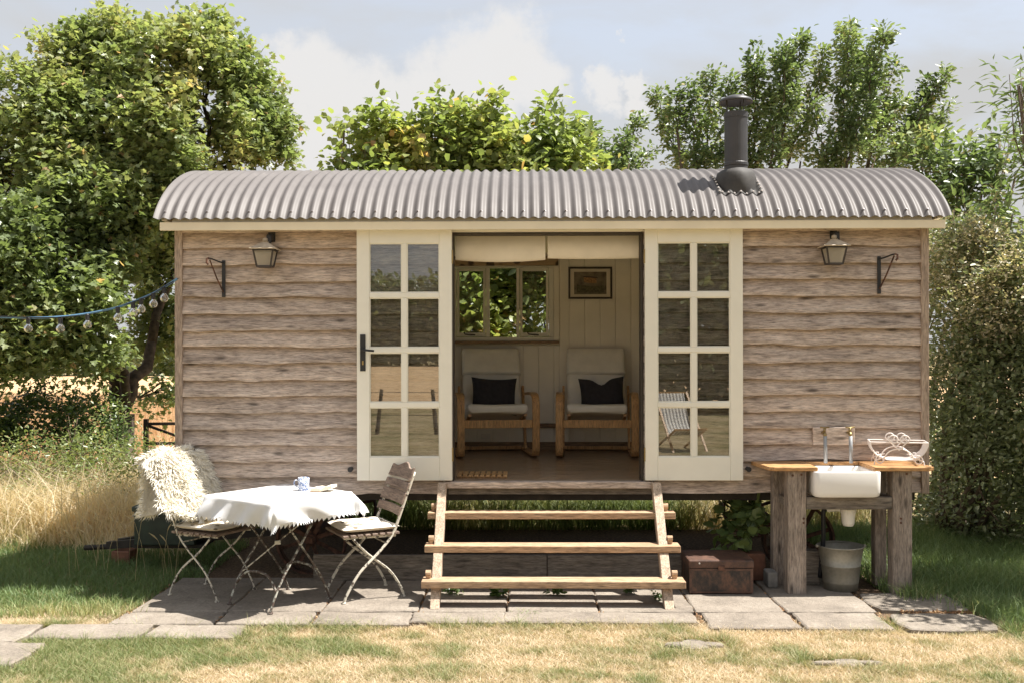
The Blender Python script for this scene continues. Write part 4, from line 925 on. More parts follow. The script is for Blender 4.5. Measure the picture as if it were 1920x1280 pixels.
# ------------------------------------------------------------------ sink stand
ss = empty('sink_stand', (2.26, -.2, 0), label='rough oak sleeper stand carrying the white sink', cat='stand')
def sk(mb, name, mat, **k): return mb.build(name, mat, ss, world=True, **k)
for x0, x1, y0, y1 in ((1.835, 1.965, -.385, -.275), (2.565, 2.70, -.385, -.275), (1.80, 1.905, -.115, -.03), (2.535, 2.62, -.115, -.03)):
    sk(MB().box(x0, x1, y0, y1, .0, .862), 'leg', M['post'], bevel=.006)
sk(MB().box(1.967, 2.563, -.38, -.30, .592, .678), 'front_rail', M['plank'], bevel=.004)
sk(MB().box(1.907, 2.533, -.10, -.05, .592, .678), 'back_rail', M['plank'], bevel=.004)
sk(MB().box(1.84, 1.90, -.273, -.117, .60, .66).box(2.57, 2.62, -.273, -.117, .60, .66), 'side_rail', M['plank'], bevel=.004)
def cboard(pts, z0, z1):
    n = len(pts); return MB().add([(x, y, z) for z in (z0, z1) for x, y in pts], [tuple(range(n-1, -1, -1)), tuple(range(n, 2*n))]+[(k, (k+1) % n, n+(k+1) % n, n+k) for k in range(n)])
sk(cboard([(1.66, -.03), (1.70, -.40), (1.735, -.425), (2.035, -.425), (2.045, -.03)], .864, .892), 'counter_board', M['counter'], bevel=.005)
sk(cboard([(2.435, -.03), (2.425, -.43), (2.79, -.435), (2.845, -.40), (2.83, -.03)], .864, .892), 'counter_board', M['counter'], bevel=.005)
sk(MB().box(2.047, 2.433, -.072, -.03, .866, .89), 'back_strip', M['counter'], bevel=.003)
for x, y, z in ((1.87, -.386, .83), (1.93, -.386, .835), (1.945, -.386, .53), (1.945, -.386, .50), (2.62, -.386, .53), (2.62, -.386, .50), (2.66, -.386, .84)):
    sk(MB().tube([(x, y+.002, z), (x, y-.003, z)], .008, 8), 'bolt', M['rust'])
sn = empty('belfast_sink', (2.235, -.26, .68), label='deep white ceramic sink set between the plank worktops', cat='sink')
def rr3(w, d, r, z): return [(a, b_, z) for a, b_ in rrect(w, d, r, 6)]
rings = [rr3(.42, .345, .05, 0.002), rr3(.455, .375, .045, .012), rr3(.465, .383, .04, .04), rr3(.468, .386, .04, .174), rr3(.462, .380, .04, .182), rr3(.41, .33, .035, .182), rr3(.40, .32, .035, .172), rr3(.385, .305, .04, .04), rr3(.32, .25, .05, .028)]
m_ = len(rings[0]); vs = [p for r_ in rings for p in r_]
MB().add(vs, [(i*m_+k, i*m_+(k+1) % m_, (i+1)*m_+(k+1) % m_, (i+1)*m_+k) for i in range(len(rings)-1) for k in range(m_)]+[tuple(range(m_-1, -1, -1)), tuple((len(rings)-1)*m_+k for k in range(m_))]).build('basin', M['ceramic'], sn, smooth=True)
MB().lathe([(.03, .0), (.03, -.06), (.045, -.062), (.045, -.10), (.055, -.102), (.055, -.13), (.05, -.132), (.043, -.205), (.034, -.222), (.001, -.226)], 20, (.06, .0, 0)).tube([(.05, .0, -.105), (-.01, .04, -.105), (-.06, .08, -.118)], .02, 10).build('bottle_trap', M['pvc'], sn, smooth=False)
MB().tube(spline([(-.06, .08, -.118), (-.085, .1, -.14), (-.08, .12, -.35), (-.1, .14, -.62)], 6), .016, 8).build('waste_pipe', M['black'], sn, smooth=True)
tp = empty('tap_board', (px(1556, 0)[0], -.048, px(0, 832)[1]), label='pair of brass taps with grey pipes on a small oak board above the sink', cat='taps')
hw = (1595-1518)/254/2
MB().box(-hw, hw, -.02, .012, 0, .128).build('board', M['clad'], tp, bevel=.004)
for x in (-.083, .10):
    t = MB().tube([(x, -.02, .09), (x, -.06, .09), (x-.003, -.085, .085), (x-.003, -.092, .06)], [.012, .013, .013, .011], 10).tube([(x, -.06, .09), (x+.004, -.06, .125)], .010, 8)
    t.tube([(x-.03, -.062, .132), (x+.0, -.062, .128), (x+.036, -.062, .132)], .0055, 6).build('tap', M['brass'], tp, smooth=True)
    MB().tube([(x-.003, -.09, .07), (x+.002, -.088, -.125)], .0135, 10).build('pipe', M['pipe'], tp, smooth=True)
# white wire basket on the right worktop
bsx, bsz = px(1680, 0, -.23)[0], .893
bsk = empty('wire_basket', (bsx, -.22, bsz), R(-14), 'white scrolled wire basket on the worktop beside the sink', 'basket')
r_ = .0036
def half(t, s): return (s*(.055+.135*math.sin(t*math.pi/2)), .035+.125*(1-math.cos(t*math.pi/2)))    # x, z of the bowed ends
for s in (-1, 1):
    g = MB()
    for k in range(15):
        y = -.10+.2*k/14; g.tube([(half(t/7, s)[0], y, half(t/7, s)[1]) for t in range(8)], r_*.8, 5)
    g.tube([(half(1, s)[0], -.105, half(1, s)[1]), (half(1, s)[0], .105, half(1, s)[1])], r_*1.3, 6)
    g.build('end_grille', M['wirewhite'], bsk)
g = MB()
for k in range(9): y = -.10+.2*k/8; g.tube([(-.055, y, .035), (.055, y, .035)], r_, 5)
g.build('base_grille', M['wirewhite'], bsk)
for y in (-.105, .105):
    g = MB().tube([(half(t/7, -1)[0], y, half(t/7, -1)[1]) for t in range(7, -1, -1)]+[(half(t/7, 1)[0], y, half(t/7, 1)[1]) for t in range(8)], r_*1.3, 6)
    g.tube([(-.19, y, .16), (.19, y, .16)], r_*1.1, 6)
    g.tube([(.10*math.cos(a), y, .03+.085*math.sin(a)) for a in [math.pi*k/14 for k in range(15)]], r_*1.2, 6)
    for s in (-1, 1):
        sp_ = lambda c, r0, a0, tr, d=1: [(c[0]+r0*(1-.62*k/20)*math.cos(a0+d*tr*k/20), y, c[1]+r0*(1-.62*k/20)*math.sin(a0+d*tr*k/20)) for k in range(21)]
        g.tube([(0, y, .105), (s*.04, y, .15)]+sp_((s*.035, .178), .036, 0 if s > 0 else math.pi, R(400), s), r_*1.2, 6)
        g.tube([(s*.075, y, .06)]+[(s*.115, y, .05)]+sp_((s*.125, .036), .034, R(100) if s > 0 else R(80), R(420), -s), r_*1.3, 6)
        g.tube([(s*.09, y, .06), (s*.16, y, .03), (s*.165, y, .002)], r_*1.3, 6)
    g.build('scrollwork', M['wirewhite'], bsk)
# bucket, trunk, blocks
bu = empty('bucket', (px(1575, 0, -.24)[0], -.22, .003), label='dented galvanised bucket standing under the sink trap', cat='bucket')
MB().lathe([(.001, .012), (.112, .012), (.112, .0), (.117, .0), (.120, .05), (.123, .052), (.124, .058), (.134, .17), (.138, .172), (.138, .178), (.135, .18), (.156, .30), (.161, .302), (.163, .308), (.160, .313), (.154, .310), (.13, .17), (.112, .03), (.001, .026)], 40).build('pail', M['galv'], bu, smooth=True)
for s in (-1, 1): MB().lathe([(.001, -.012), (.012, -.008), (.014, 0), (.012, .008), (.001, .012)], 10, (s*.168, 0, .305)).build('ear', M['galv'], bu)
MB().tube([(.166*math.cos(a), .10*math.sin(a)*1.5, .305-.0*math.sin(a)) for a in [math.pi*k/16 for k in range(17)]], .004, 6).build('handle', M['galv'], bu)
tk = empty('tin_trunk', (1.375, -.20, .003), R(0), 'rusty black tin trunk on the paving beside the steps', 'trunk')
MB().box(-.222, .218, -.178, .178, 0, .178).build('body', M['tin'], tk, bevel=.006)
MB().box(-.231, .227, -.187, .187, .179, .236).build('lid', M['tinlid'], tk, bevel=.010)
MB().box(-.224, .220, -.181, -.1785, .16, .174).box(-.224, -.205, -.181, -.1785, .006, .159).box(.201, .220, -.181, -.1785, .006, .159).box(-.205, .201, -.181, -.1785, .006, .016).build('edge_strip', M['tinlid'], tk)
MB().box(-.025, .02, -.192, -.1875, .165, .20).build('hasp', M['rust'], tk, bevel=.002)
MB().tube([(-.155, -.187, .214), (-.155, -.19, .214)], .006, 8).build('rivet', M['pvc'], tk)
thing1(MB().box(1.74, 1.815, -.21, -.06, .003, .115), 'concrete_block', M['concrete'], 'small grey concrete block between the trunk and the sink stand', 'block', bevel=.012)
thing1(MB().box(2.03, 2.14, -.12, -.02, .003, .25), 'timber_offcut', M['plank'], 'upright brown timber offcut behind the bucket', 'timber', bevel=.006)
thing1(MB().box(1.62, 1.78, .02, .14, .003, .20), 'clay_block', M['brickm'], 'old red clay block in the shade behind the trunk', 'block', bevel=.01)

# ------------------------------------------------------------------ gate beyond the tree
gt = empty('field_gate', (-4.6, 4.7, GZ), label='dark steel field gate standing open to the wheat field', cat='gate')
for z in (.35, .62, .86): MB().beam((0, 0, z), (2.6, .35, z), .03, .035).build('bar', M['gate'], gt)
MB().beam((0, 0, .1), (0, 0, .92), .05, .05, (0, 1, 0)).build('stile', M['gate'], gt)
MB().beam((.0, .03, .84), (1.25, .20, .36), .03, .03).build('brace', M['gate'], gt)
MB().beam((2.6, .35, .0), (2.6, .35, .92), .05, .05, (0, 1, 0)).build('stile', M['gate'], gt)

# ------------------------------------------------------------------ foliage
def leaf_template(kind):
    if kind == 'maple': pts = [(0, 0, 0), (.12, .18, .02), (.05, .50, .05), (.38, .30, .03), (.52, .48, .0), (.62, .2, .02), (1, 0, -.12), (.62, -.2, .02), (.52, -.48, .0), (.38, -.30, .03), (.05, -.50, .05), (.12, -.18, .02)]; T = [(0, 2, 3), (0, 3, 5), (3, 4, 5), (0, 5, 6), (0, 6, 7), (0, 7, 9), (7, 8, 9), (0, 9, 10)]
    elif kind == 'round': pts = [(0, 0, 0), (.22, .36, .07), (.62, .40, .06), (1, 0, -.1), (.62, -.40, .06), (.22, -.36, .07), (.5, 0, 0)]; T = [(0, 6, 1), (1, 6, 2), (2, 6, 3), (3, 6, 4), (4, 6, 5), (5, 6, 0)]
    elif kind == 'oval': pts = [(0, 0, 0), (.35, .24, .06), (.75, .19, .03), (1, 0, -.08), (.75, -.19, .03), (.35, -.24, .06)]; T = [(0, 3, 1), (1, 3, 2), (0, 5, 3), (5, 4, 3)]
    else: pts = [(0, 0, 0), (.45, .11, .03), (1, 0, -.1), (.45, -.11, .03)]; T = [(0, 2, 1), (0, 3, 2)]
    return np.array(pts, float), np.array(T)
def norm(v): return v/np.maximum(np.linalg.norm(v, axis=1, keepdims=True), 1e-9)
def leaves(P, D, size, kind, tint, upbias=1.15):
    """P positions, D growth direction; returns V, T, tint"""
    n = len(P); tp, tt = leaf_template(kind)
    nr = norm(rng.normal(0, .75, (n, 3))+np.array([0, 0, upbias])); u = norm(D+rng.normal(0, .35, (n, 3))); u = norm(u-nr*(u*nr).sum(1, keepdims=True)); v = np.cross(nr, u)
    s = size*(.65+.6*rng.random(n)); V = P[:, None, :]+(tp[None, :, 0:1]*u[:, None]+tp[None, :, 1:2]*v[:, None]+tp[None, :, 2:3]*nr[:, None])*s[:, None, None]
    T = (np.arange(n)*len(tp))[:, None, None]+tt[None]
    return V.reshape(-1, 3), T.reshape(-1, 3), np.repeat(tint, len(tt))
def sprays(C, D, ln, per, spread):
    """leaf positions along short twigs starting at C along D"""
    n = len(C); t = rng.random((n, per)); D = norm(D); base = C[:, None]+D[:, None]*(t*ln)[:, :, None]
    off = rng.normal(0, spread, (n, per, 3)); return (base+off).reshape(-1, 3), (D[:, None]+off/spread*.8+np.array([0, 0, -.25])).reshape(-1, 3)
def clump_sprays(clumps, dens, gap=.40):
    Cs, Ds = [], []
    for q, (c, r, k) in enumerate(clumps):
        c = np.array(c); r = np.array(r); n = int(dens*k*(r[0]*r[1]+r[0]*r[2]+r[1]*r[2]))
        d = norm(rng.normal(0, 1, (n, 3))); lump = fbm(d[:, 0]*2.2+d[:, 1]*1.3+q*7+20, d[:, 2]*2.2+d[:, 1]*1.7+20, 33)
        rad = np.clip((.50+.72*lump)*(1-.45*rng.random(n)**1.5)+rng.normal(0, .06, n), 0.05, 1.5)
        far = rng.random(n) < .035; rad[far] *= 1.14
        p = c+d*r*rad[:, None]; keep = fbm(p[:, 0]*2.6+p[:, 1]*1.1+30, p[:, 2]*2.6-p[:, 1]*.9+30, 35) > gap
        Cs.append(p[keep]); Ds.append((d*np.array([1, 1, .8])+np.array([0, 0, .45])+rng.normal(0, .35, (n, 3)))[keep])
    return np.concatenate(Cs), np.concatenate(Ds)
def finish(root, name, parts, mat):
    o0 = 0; Vs, Ts, Cs = [], [], []
    for V, T, c in parts: Vs.append(V); Ts.append(T+o0); Cs.append(c); o0 += len(V)
    return link(name, np_mesh(name, np.concatenate(Vs), np.concatenate(Ts), np.concatenate(Cs)), mat, root, world=True)
def tnoise(P, s=1.6, seed=60): return fbm(P[:, 0]*s+P[:, 1]*s*.7+40, P[:, 2]*s+40, seed)
def branchy(mb, a, b, r0, r1, wig=.08, n=6, rs=random):
    a = Vector(a); b = Vector(b); L_ = (b-a).length; pts = []
    for i in range(n+1):
        t = i/n; w = math.sin(t*math.pi)*wig*L_; pts.append(a.lerp(b, t)+Vector((rs.uniform(-w, w), rs.uniform(-w, w), rs.uniform(-w, w)*.6)))
    mb.tube(pts, [r0+(r1-r0)*i/n for i in range(n+1)], 7); return pts
def P3(x, y, Y): a, b_ = px(x, y, Y); return (a, Y, b_)
# big maple left of the hut
mt_ = empty('maple_tree', P3(215, 862, 4.2)[:2]+(GZ,), label='large spreading maple tree with forked trunk left of the hut', cat='tree')
rs = random.Random(2)
defs = [(330,150,150,105,4.4,1),(205,105,75,65,4.4,1),(430,235,95,85,4.5,1),(115,225,115,105,4.1,1),(300,275,190,115,4.2,1),(50,300,95,115,3.9,1),(480,285,52,52,4.6,1),(160,385,130,85,3.7,1),
        (30,480,85,95,3.1,1.1),(110,560,95,75,3.2,1.1),(255,430,95,75,4.4,.8),(50,640,95,62,3.1,1),(292,610,45,60,5.0,.8),(140,660,70,55,3.3,.9),(420,310,75,45,4.6,.7),(-70,250,110,150,3.9,1),(-90,480,110,160,3.2,1),(290,500,45,70,4.8,.6),(170,490,70,60,3.6,.9),(285,735,35,35,5.1,.5),(390,90,60,50,4.5,.8),(95,105,30,40,4.1,.6),(505,240,22,40,4.6,.5),(-60,650,80,70,3.1,.8)]
clumps = []
for x, y, rx, ry, Y, k in defs:
    s = (7.35+Y)/F; c = P3(x, y, Y); clumps.append((c, (rx*s, max(.25, (rx+ry)*.42*s), ry*s), k))
tr = MB(); fork = Vector(P3(222, 775, 4.25)); base = Vector(P3(216, 880, 4.2)); base.z = GZ-.05
tr.tube([base+Vector((0, 0, 0)), base.lerp(fork, .35)+Vector((.02, 0, 0)), fork], [.20, .155, .16], 10)
limb = [branchy(tr, fork, P3(200, 600, 4.2), .10, .075, .05, 6, rs), branchy(tr, fork, P3(282, 640, 4.6), .10, .06, .07, 6, rs), branchy(tr, fork+Vector((0, 0, -.12)), P3(232, 700, 4.0), .07, .05, .06, 5, rs)]
up = branchy(tr, limb[0][-1], P3(250, 330, 4.3), .075, .035, .05, 7, rs); up2 = branchy(tr, limb[1][-1], P3(390, 270, 4.5), .06, .025, .06, 7, rs); up3 = branchy(tr, limb[2][-1], P3(130, 470, 3.8), .05, .03, .06, 6, rs)
nodes = limb[0]+limb[1]+up+up2+up3
for c, r, k in clumps:
    near = min(nodes, key=lambda p: (p-Vector(c)).length*(1.0 if p.z < c[2] else 1.8)); q = branchy(tr, near, c, .028, .012, .08, 5, rs)
    for j in range(9):
        d = Vector((rs.gauss(0, 1), rs.gauss(0, 1), rs.gauss(0, 1)+.4)).normalized(); e = Vector(c)+Vector((d.x*r[0], d.y*r[1], d.z*r[2]))*.85
        branchy(tr, q[rs.randint(2, 5)], e, .010, .003, .08, 4, rs)
tr.build('trunk', M['bark'], mt_, world=True, smooth=True)
C, D = clump_sprays(clumps, 900); LP, LD = sprays(C, D, .24, 11, .05)
tn = np.clip(tnoise(LP)*.75+.05+np.clip((LP[:, 2]-2.5)*.05, 0, .15)+rng.normal(0, .12, len(LP)), 0, .96); tn[rng.random(len(tn)) < .012] = 1
finish(mt_, 'crown', [leaves(LP, LD, .072, 'maple', tn)], L['maple'])
print('maple leaves', len(LP))
# hazel hedge trees behind the hut
def bush_tree(name, label, cat, base, defs, kind, mat, size, dens, per, spread, ln, tw=0.0, group=None, stem=.03, tmean=.5):
    t = empty(name, (base[0], base[1], GZ), label=label, cat=cat, group=group); r0 = random.Random(int(base[0]*100)); cl = []
    for x, y, rx, ry, Y, k in defs:
        s = (7.35+Y)/F; cl.append((P3(x, y, Y), (rx*s, max(.15, (rx+ry)*.45*s), ry*s), k))
    sm_ = MB()
    for c, r, k in cl:
        pts = branchy(sm_, (base[0]+r0.uniform(-.2, .2), base[1]+r0.uniform(-.15, .15), GZ), c, stem, stem*.35, .05, 6, r0)
        for j in range(5):
            d = Vector((r0.gauss(0, 1), r0.gauss(0, 1), r0.gauss(0, 1)+.8)).normalized(); branchy(sm_, pts[r0.randint(3, 6)], Vector(c)+Vector((d.x*r[0], d.y*r[1], d.z*r[2]))*.95, stem*.3, .003, .06, 4, r0)
    sm_.build('stem', M['twig'], t, world=True, smooth=True)
    C, D = clump_sprays(cl, dens); LP, LD = sprays(C, D+np.array([0, 0, tw]), ln, per, spread)
    LP[:, 2] = np.maximum(LP[:, 2], GZ+.02)
    tn = np.clip(tnoise(LP, 2.0, 70)*.9+tmean-.5+rng.normal(0, .16, len(LP)), 0, .96); tn[rng.random(len(tn)) < .015] = 1
    finish(t, 'foliage', [leaves(LP, LD, size, kind, tn)], mat); print(name, len(LP)); return t
Yh = 3.5
bush_tree('hazel_shrub', 'tall hazel with large pale round leaves behind the hut, next to the maple', 'shrub', (-1.6, 3.6), [(665,300,38,50,Yh,1),(720,290,45,55,Yh+.2,1),(690,380,75,80,Yh-.1,.7),(785,310,48,55,Yh+.1,1),(700,550,90,110,Yh-.3,.8),(640,700,80,100,Yh-.2,.6),(645,250,12,22,Yh,.7),(715,225,14,22,Yh,.7)], 'round', L['hazel'], .088, 520, 9, .05, .25, .3)
bush_tree('hazel_shrub', 'tallest hazel with pale round leaves behind the open doorway and window', 'shrub', (-.6, 3.5), [(835,275,50,60,Yh+.1,1),(905,290,55,58,Yh+.2,1),(860,400,85,80,Yh,.7),(880,560,75,75,Yh-.3,1.2),(960,310,48,50,Yh,1),(930,500,80,70,Yh-.2,1.2),(900,640,90,80,Yh-.3,.9),(830,205,12,18,Yh,.8),(920,222,14,22,Yh,.8),(860,780,90,80,Yh,.5)], 'round', L['hazel'], .088, 520, 9, .05, .25, .3)
bush_tree('hazel_shrub', 'fresh green shrub with upright leafy shoots behind the hut roof middle', 'shrub', (.45, 3.6), [(1035,290,34,50,Yh+.1,1),(1080,305,34,40,Yh,1),(1010,330,60,60,Yh-.1,.9),(1010,480,55,80,Yh-.2,1.4),(1020,600,60,80,Yh-.1,1.2),(1035,232,10,22,Yh,.9),(1062,250,8,18,Yh,.8),(1100,420,70,80,Yh,.5)], 'oval', L['hazel'], .115, 360, 9, .05, .25, .4, tmean=.42)
# plum trees with upright leafy shoots
def shoot_tree(name, label, base, shoots, bodies, mat, size, seed, Y):
    t = empty(name, (base[0], base[1], GZ), label=label, cat='tree', group='plum trees behind the hut'); r0 = random.Random(seed); sm_ = MB(); Cs, Ds = [], []
    trunk_top = Vector((base[0], base[1], 1.5)); sm_.tube([(base[0], base[1], GZ), (base[0]+.03, base[1], .8), trunk_top], [.09, .075, .06], 8)
    for (x0, y0), (x1, y1), rad in shoots:
        yy = Y+r0.uniform(-.45, .45); a = Vector(P3(x0, y0, yy)); b_ = Vector(P3(x1, y1, yy+r0.uniform(-.2, .2))); branchy(sm_, trunk_top, a, .035, .016, .06, 5, r0); pts = branchy(sm_, a, b_, .015, .003, .04, 7, r0)
        L_ = (b_-a).length; n = int(L_*92)
        for k in range(n):
            t_ = r0.random(); f = t_*7; i = min(6, int(f)); p = pts[i].lerp(pts[i+1], f-i); d = (b_-a).normalized(); q = Vector((r0.gauss(0, 1), r0.gauss(0, 1), r0.gauss(0, .6))).normalized()
            w = rad*(.35+.9*math.sin(min(1, (1-t_)*1.25+.12)*math.pi*.55))*(.55+.6*vn1(t_*L_*3+x0)); off = q*w*r0.random()**.6*.42
            Cs.append(p+off); Ds.append(q*1.1+d*.7)
    C = np.array([tuple(v) for v in Cs]); D = np.array([tuple(v) for v in Ds])
    if bodies:
        cl = []
        for x, y, rx, ry, Yb, k in bodies:
            s = (7.35+Yb)/F; cl.append((P3(x, y, Yb), (rx*s, max(.2, (rx+ry)*.45*s), ry*s), k)); branchy(sm_, trunk_top, P3(x, y, Yb), .03, .01, .06, 5, r0)
        C2, D2 = clump_sprays(cl, 380, .44); C = np.concatenate([C, C2]); D = np.concatenate([D, D2])
    sm_.build('trunk', M['twig'], t, world=True, smooth=True)
    LP, LD = sprays(C, D, .10, 9, .03); tn = np.clip(tnoise(LP, 2.4, 80)*.95+rng.normal(0, .15, len(LP)), 0, .97); tn[rng.random(len(tn)) < .006] = 1
    finish(t, 'crown', [leaves(LP, LD, size, 'oval', tn)], mat); print(name, len(LP))
def vn1(x): return float(vnoise(np.array([x]), np.array([3.3]), 90)[0])
shoot_tree('plum_tree', 'small plum tree with low leafy shoots just above the middle of the roof', (.9, 4.1), [((1150,330),(1100,235),.16),((1170,330),(1075,228),.14),((1140,330),(1200,228),.16),((1180,330),(1170,255),.15),((1190,330),(1215,290),.12)], [(1160,340,50,40,4.1,.6)], L['plum'], .062, 1, 4.1)
shoot_tree('plum_tree', 'leafy plum tree with spiky upright shoots behind the chimney', (2.35, 4.3),
    [((1290,330),(1228,172),.12),((1270,250),(1266,178),.09),((1310,330),(1292,160),.14),((1330,330),(1333,140),.18),((1365,330),(1370,150),.16),((1400,330),(1420,97),.20),((1440,330),(1475,90),.18),((1470,240),(1502,72),.10),((1480,300),(1545,96),.15),((1420,230),(1405,130),.10),((1450,200),(1470,100),.13)],
    [(1300,310,45,30,4.3,.6),(1420,285,75,45,4.3,.8),(1370,310,70,30,4.2,.7),(1450,210,30,45,4.3,.6)], L['plum'], .066, 2, 4.3)
shoot_tree('plum_tree', 'taller plum tree with long bare-tipped shoots above the right roof end', (3.3, 4.4),
    [((1560,330),(1595,48),.19),((1590,300),(1662,60),.15),((1600,200),(1585,60),.10),((1620,330),(1675,125),.17),((1660,330),(1740,165),.13),((1700,260),(1768,135),.13),((1550,330),(1525,195),.16),((1640,250),(1690,190),.12),((1690,310),(1775,205),.10),((1610,180),(1640,80),.11)],
    [(1570,300,65,42,4.3,.8),(1640,295,60,42,4.4,.8),(1600,225,38,45,4.4,.6),(1500,305,50,30,4.3,.6)], L['plum'], .066, 3, 4.4)
# right-hand thicket
bush_tree('elder_shrub', 'dark leafy shrub rising behind the right end of the roof', 'shrub', (4.3, 3.4), [(1760,330,70,60,3.4,1),(1840,350,70,55,3.4,1),(1800,420,90,70,3.0,1),(1730,290,40,40,3.5,.7),(1900,330,60,60,3.2,1),(1870,270,25,30,3.4,.7)], 'oval', L['plum'], .09, 330, 9, .045, .2, .1, tmean=.45)
t = bush_tree('seeding_bush', 'broad grey-green bush full of brown seed heads beside the hut right wall', 'bush', (4.05, 1.9), [(1810,500,75,80,1.9,1),(1880,450,75,70,1.8,1),(1830,620,85,90,1.6,1),(1900,600,70,110,1.3,1),(1800,740,65,90,1.7,1),(1880,760,90,100,1.3,1),(1840,900,95,110,1.5,.9),(1790,960,50,80,2.0,.8),(1960,560,80,180,1.3,1),(1960,820,90,160,1.1,1),(1900,980,80,70,1.6,.9),(1790,430,40,40,2.2,.8),(1800,880,70,120,2.6,1),(1880,940,100,100,2.5,1),(1780,1000,60,60,2.3,.9),(1960,1000,90,80,1.5,1),(1860,1030,90,40,1.9,.8)], 'oval', L['bush'], .055, 620, 12, .05, .2, .0, tmean=.5, stem=.035)
cl = []
for x, y, rx, ry, Y, k in [(1810,500,72,85,1.75,1),(1880,440,70,60,1.6,1),(1840,590,85,70,1.4,.8),(1800,690,55,60,1.5,.4),(1900,560,60,90,1.1,.8)]:
    s = (7.35+Y)/F; cl.append((P3(x, y, Y), (rx*s, rx*s, ry*s), k))
C, D = clump_sprays(cl, 420, .36); LP, LD = sprays(C, D, .14, 18, .03)
finish(t, 'seed_heads', [leaves(LP, LD, .036, 'oval', np.clip(rng.normal(.5, .25, len(LP)), 0, 1))], L['seedhead'])
# willow-leaved tree at the right edge: casts the shade over the right grass
bush_tree('willow_tree', 'slender willow with narrow drooping leaves at the far right', 'tree', (5.0, 1.8), [(1905,165,22,35,1.6,.8),(1925,240,22,45,1.6,.8),(1950,310,30,60,1.8,.8),(1995,240,40,70,1.8,.8),(1995,400,45,80,1.8,.8)], 'lance', L['plum'], .13, 240, 12, .05, .3, .0, tmean=.55, stem=.04)
bush_tree('hawthorn_tree', 'dense dark hawthorn leaning over the grass by the right edge', 'tree', (5.2, -.3), [(2200,420,130,150,-.2,1),(2150,650,110,150,-.3,1),(2300,560,150,200,-.4,1),(2180,900,120,120,-.4,.8),(2110,560,60,110,.1,1),(2140,330,80,90,-.3,1.2),(2150,400,80,90,.25,1),(2140,450,70,100,-.8,1.1),(2220,250,110,90,.1,1.2)], 'oval', L['plum'], .07, 300, 10, .05, .2, .0, tmean=.4, stem=.05)
# undergrowth on the left
bush_tree('bramble_bush', 'dark bramble thicket at the foot of the maple', 'bush', (-5.0, 3.6), [(60,790,85,62,3.6,1),(150,800,60,60,3.5,1),(-40,780,80,80,3.5,1),(110,740,45,40,3.8,.6),(195,835,40,40,3.4,.7)], 'oval', L['dark'], .06, 560, 10, .05, .15, .0, tmean=.3, stem=.012)
bush_tree('nettle_patch', 'light green weeds growing in front of the dark brambles', 'weeds', (-4.3, 2.9), [(150,850,75,38,2.6,.8),(250,865,55,38,2.5,.8),(60,860,80,38,2.6,.8),(215,800,25,45,3.0,.5),(300,875,35,32,2.6,.8),(120,800,22,40,3.0,.4),(180,890,70,30,2.2,.5),(40,905,60,30,2.2,.4)], 'oval', L['nettle'], .042, 640, 8, .05, .15, .4, tmean=.5, stem=.006)
bush_tree('vine_plant', 'green vine with broad leaves growing up under the hut by the sink stand', 'plant', (1.62, .25), [(1378,960,32,22,.2,1.3),(1365,1000,25,22,.15,1.2),(1405,985,22,26,.2,1)], 'round', L['dark'], .085, 420, 5, .03, .06, .0, tmean=.7, stem=.005)
wr = random.Random(9)
for k, (x, y, s, lab) in enumerate(((846, 1112, .9, 'small green weed at the foot of the left step stringer'), (935, 1119, 1.0, 'broad-leaved dark weed in the paving joint under the steps'), (1043, 1117, .8, 'low clover-like weed in the middle under the bottom tread'), (1180, 1113, .6, 'small weed in the shade under the right half of the bottom tread'), (1232, 1124, .6, 'little weed beside the right step stringer'))):
    d = 1.69*F/(y-HZ); X = (x-VPX)*d/F; Yw = d-7.35
    LPx = np.array([[X+wr.gauss(0, .026)*s, Yw+wr.gauss(0, .02)*s, .01+abs(wr.gauss(0, .03))*s] for _ in range(40)]); LDx = LPx-np.array([X, Yw, -.02])
    V_, T_, c_ = leaves(LPx, norm(LDx), .045*s, 'round', np.clip(rng.normal(.4, .2, 40), 0, 1)); o = link('weed', np_mesh('weed', V_-np.array([X, Yw, 0]), T_, c_), L['dark']); o.location = (X, Yw, 0); tag(o, lab, 'weed', 'weeds in the paving joints')
def tuft(X, Y, n, hgt, rad, label, mat=L['shade'], tm=.5):
    a = rng.normal(0, rad, (n, 2)); P = np.stack([X+a[:, 0], Y+a[:, 1], np.full(n, GZ)], 1)
    blades('grass_tuft', P, hgt*(.5+.6*rng.random(n)), .006, np.clip(rng.normal(tm, .2, n), 0, 1), mat, 1.2, 3, kind='stuff', label=label, cat='grass')
tuft(2.72, -.42, 420, .15, .07, 'bright grass tuft at the foot of the right sink stand leg')
tuft(3.05, -.72, 500, .13, .10, 'grass tuft spilling over the right end of the paving')
tuft(.02, -.87, 90, .05, .05, 'thin grass sprouting from the joint before the steps', tm=.6)
# dry leaf litter caught in the joints
n = 900; xs = np.concatenate([rng.normal(j, .012, 100) for j in XJ]); ys = rng.uniform(-1.1, .0, len(xs)); P = np.stack([xs, ys, np.full(len(xs), -.008)], 1)
P2 = np.stack([rng.uniform(2.45, 2.95, 500), rng.normal(-.83, .02, 500), np.full(500, -.006)], 1); P = np.concatenate([P, P2])
V_, T_, c_ = leaves(P, norm(rng.normal(0, 1, P.shape)), .018, 'oval', rng.random(len(P)), 1.6)
L['litter'] = leafmat('dry_litter', [(0, (.16, .075, .03)), (.5, (.34, .18, .08)), (1, (.50, .33, .17))], .1, .8)
tag(link('leaf_litter', np_mesh('leaf_litter', V_, T_, c_), L['litter']), 'brown dry leaf litter in the joints between paving slabs', 'leaves', kind='stuff')

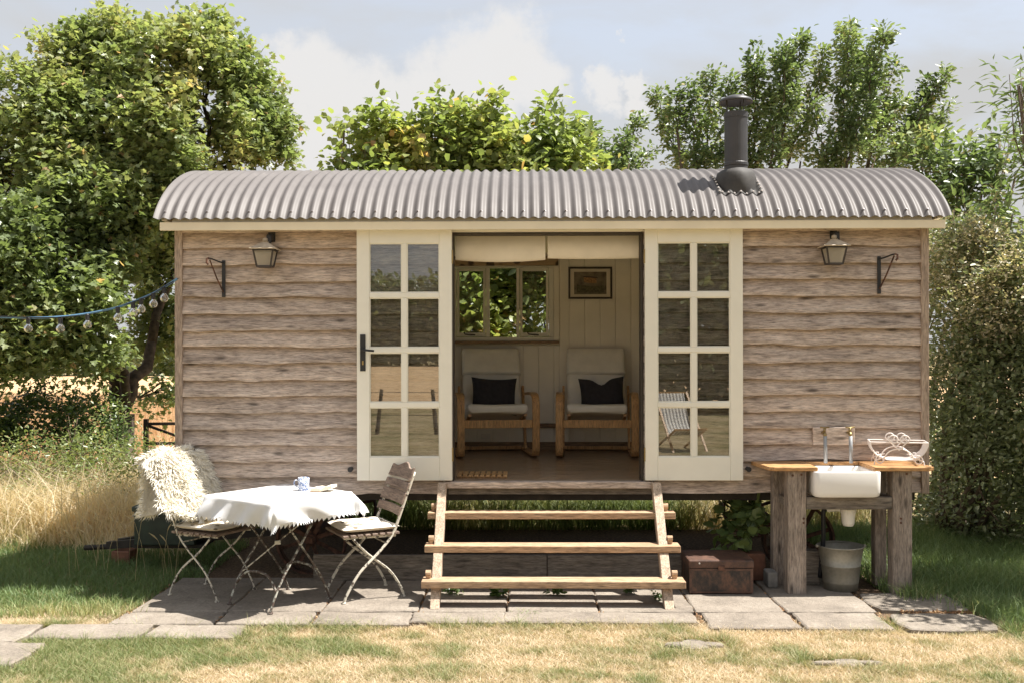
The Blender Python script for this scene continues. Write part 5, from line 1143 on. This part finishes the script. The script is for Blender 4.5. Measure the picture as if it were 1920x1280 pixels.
# ------------------------------------------------------------------ far surroundings
def far_trees(name, x0, x1, y0, y1, hgt, n, size, label, seed, mat=L['bush']):
    x = rng.uniform(x0, x1, n); y = rng.uniform(y0, y1, n); top = hgt*(.45+.75*fbm(x*.12+seed, y*.12, seed)); z = GZ+top*rng.random(n)**.7
    P = np.stack([x, y, z], 1); V_, T_, c_ = leaves(P, norm(rng.normal(0, 1, P.shape)), size, 'oval', np.clip(tnoise(P, .3, seed)*.8+rng.normal(0, .12, n), 0, 1), .5)
    return tag(link(name, np_mesh(name, V_, T_, c_), mat), label, 'trees', kind='stuff')
far_trees('hedgerow', -75, 30, 66, 72, 2.6, 26000, .6, 'far hedgerow along the far side of the wheat field', 3)
far_trees('far_wood', -70, 12, -128, -116, 15, 42000, 1.0, 'distant wood mirrored in the glass of the left door', 4)
far_trees('garden_trees', 1.5, 13, -26, -20, 6.5, 26000, .36, 'dense garden trees mirrored in the glass of the right door', 5)
fc = empty('wire_fence', (-3.1, -13.7, GZ), label='leaning post and wire fence mirrored in the left door glass', cat='fence')
for x, l in ((-1.9, .02), (0, .10), (1.25, -.08), (3.0, .03)): MB().tube([(x, 0, 0), (x+l, 0, .95)], [.045, .038], 8).build('post', M['bark'], fc)
for z in (.4, .65, .88): MB().tube([(-1.9, 0, z), (0, 0, z+.01), (1.25, 0, z), (3.0, 0, z)], .006, 5).build('wire', M['gate'], fc)
dk = empty('deckchair', (2.75, -10.3, GZ), R(165), 'striped canvas deckchair mirrored in the glass of the right door', 'deckchair')
MB().sweep(spline([(0, -.38, .38), (0, -.1, .28), (0, .18, .45), (0, .45, .98)], 6), rrect(.5, .012, .004, 1)).build('sling', M['stripe'], dk)
for s in (-1, 1):
    MB().beam((s*.28, -.42, .40), (s*.28, .5, .0), .035, .025).build('rail', M['birch'], dk)
    MB().beam((s*.31, -.38, .0), (s*.31, .48, 1.0), .035, .025).build('rail', M['birch'], dk)
MB().beam((-.3, .47, .99), (.3, .47, .99), .03, .03).build('crossbar', M['birch'], dk)
MB().beam((-.3, -.40, .39), (.3, -.40, .39), .03, .03).build('crossbar', M['birch'], dk)
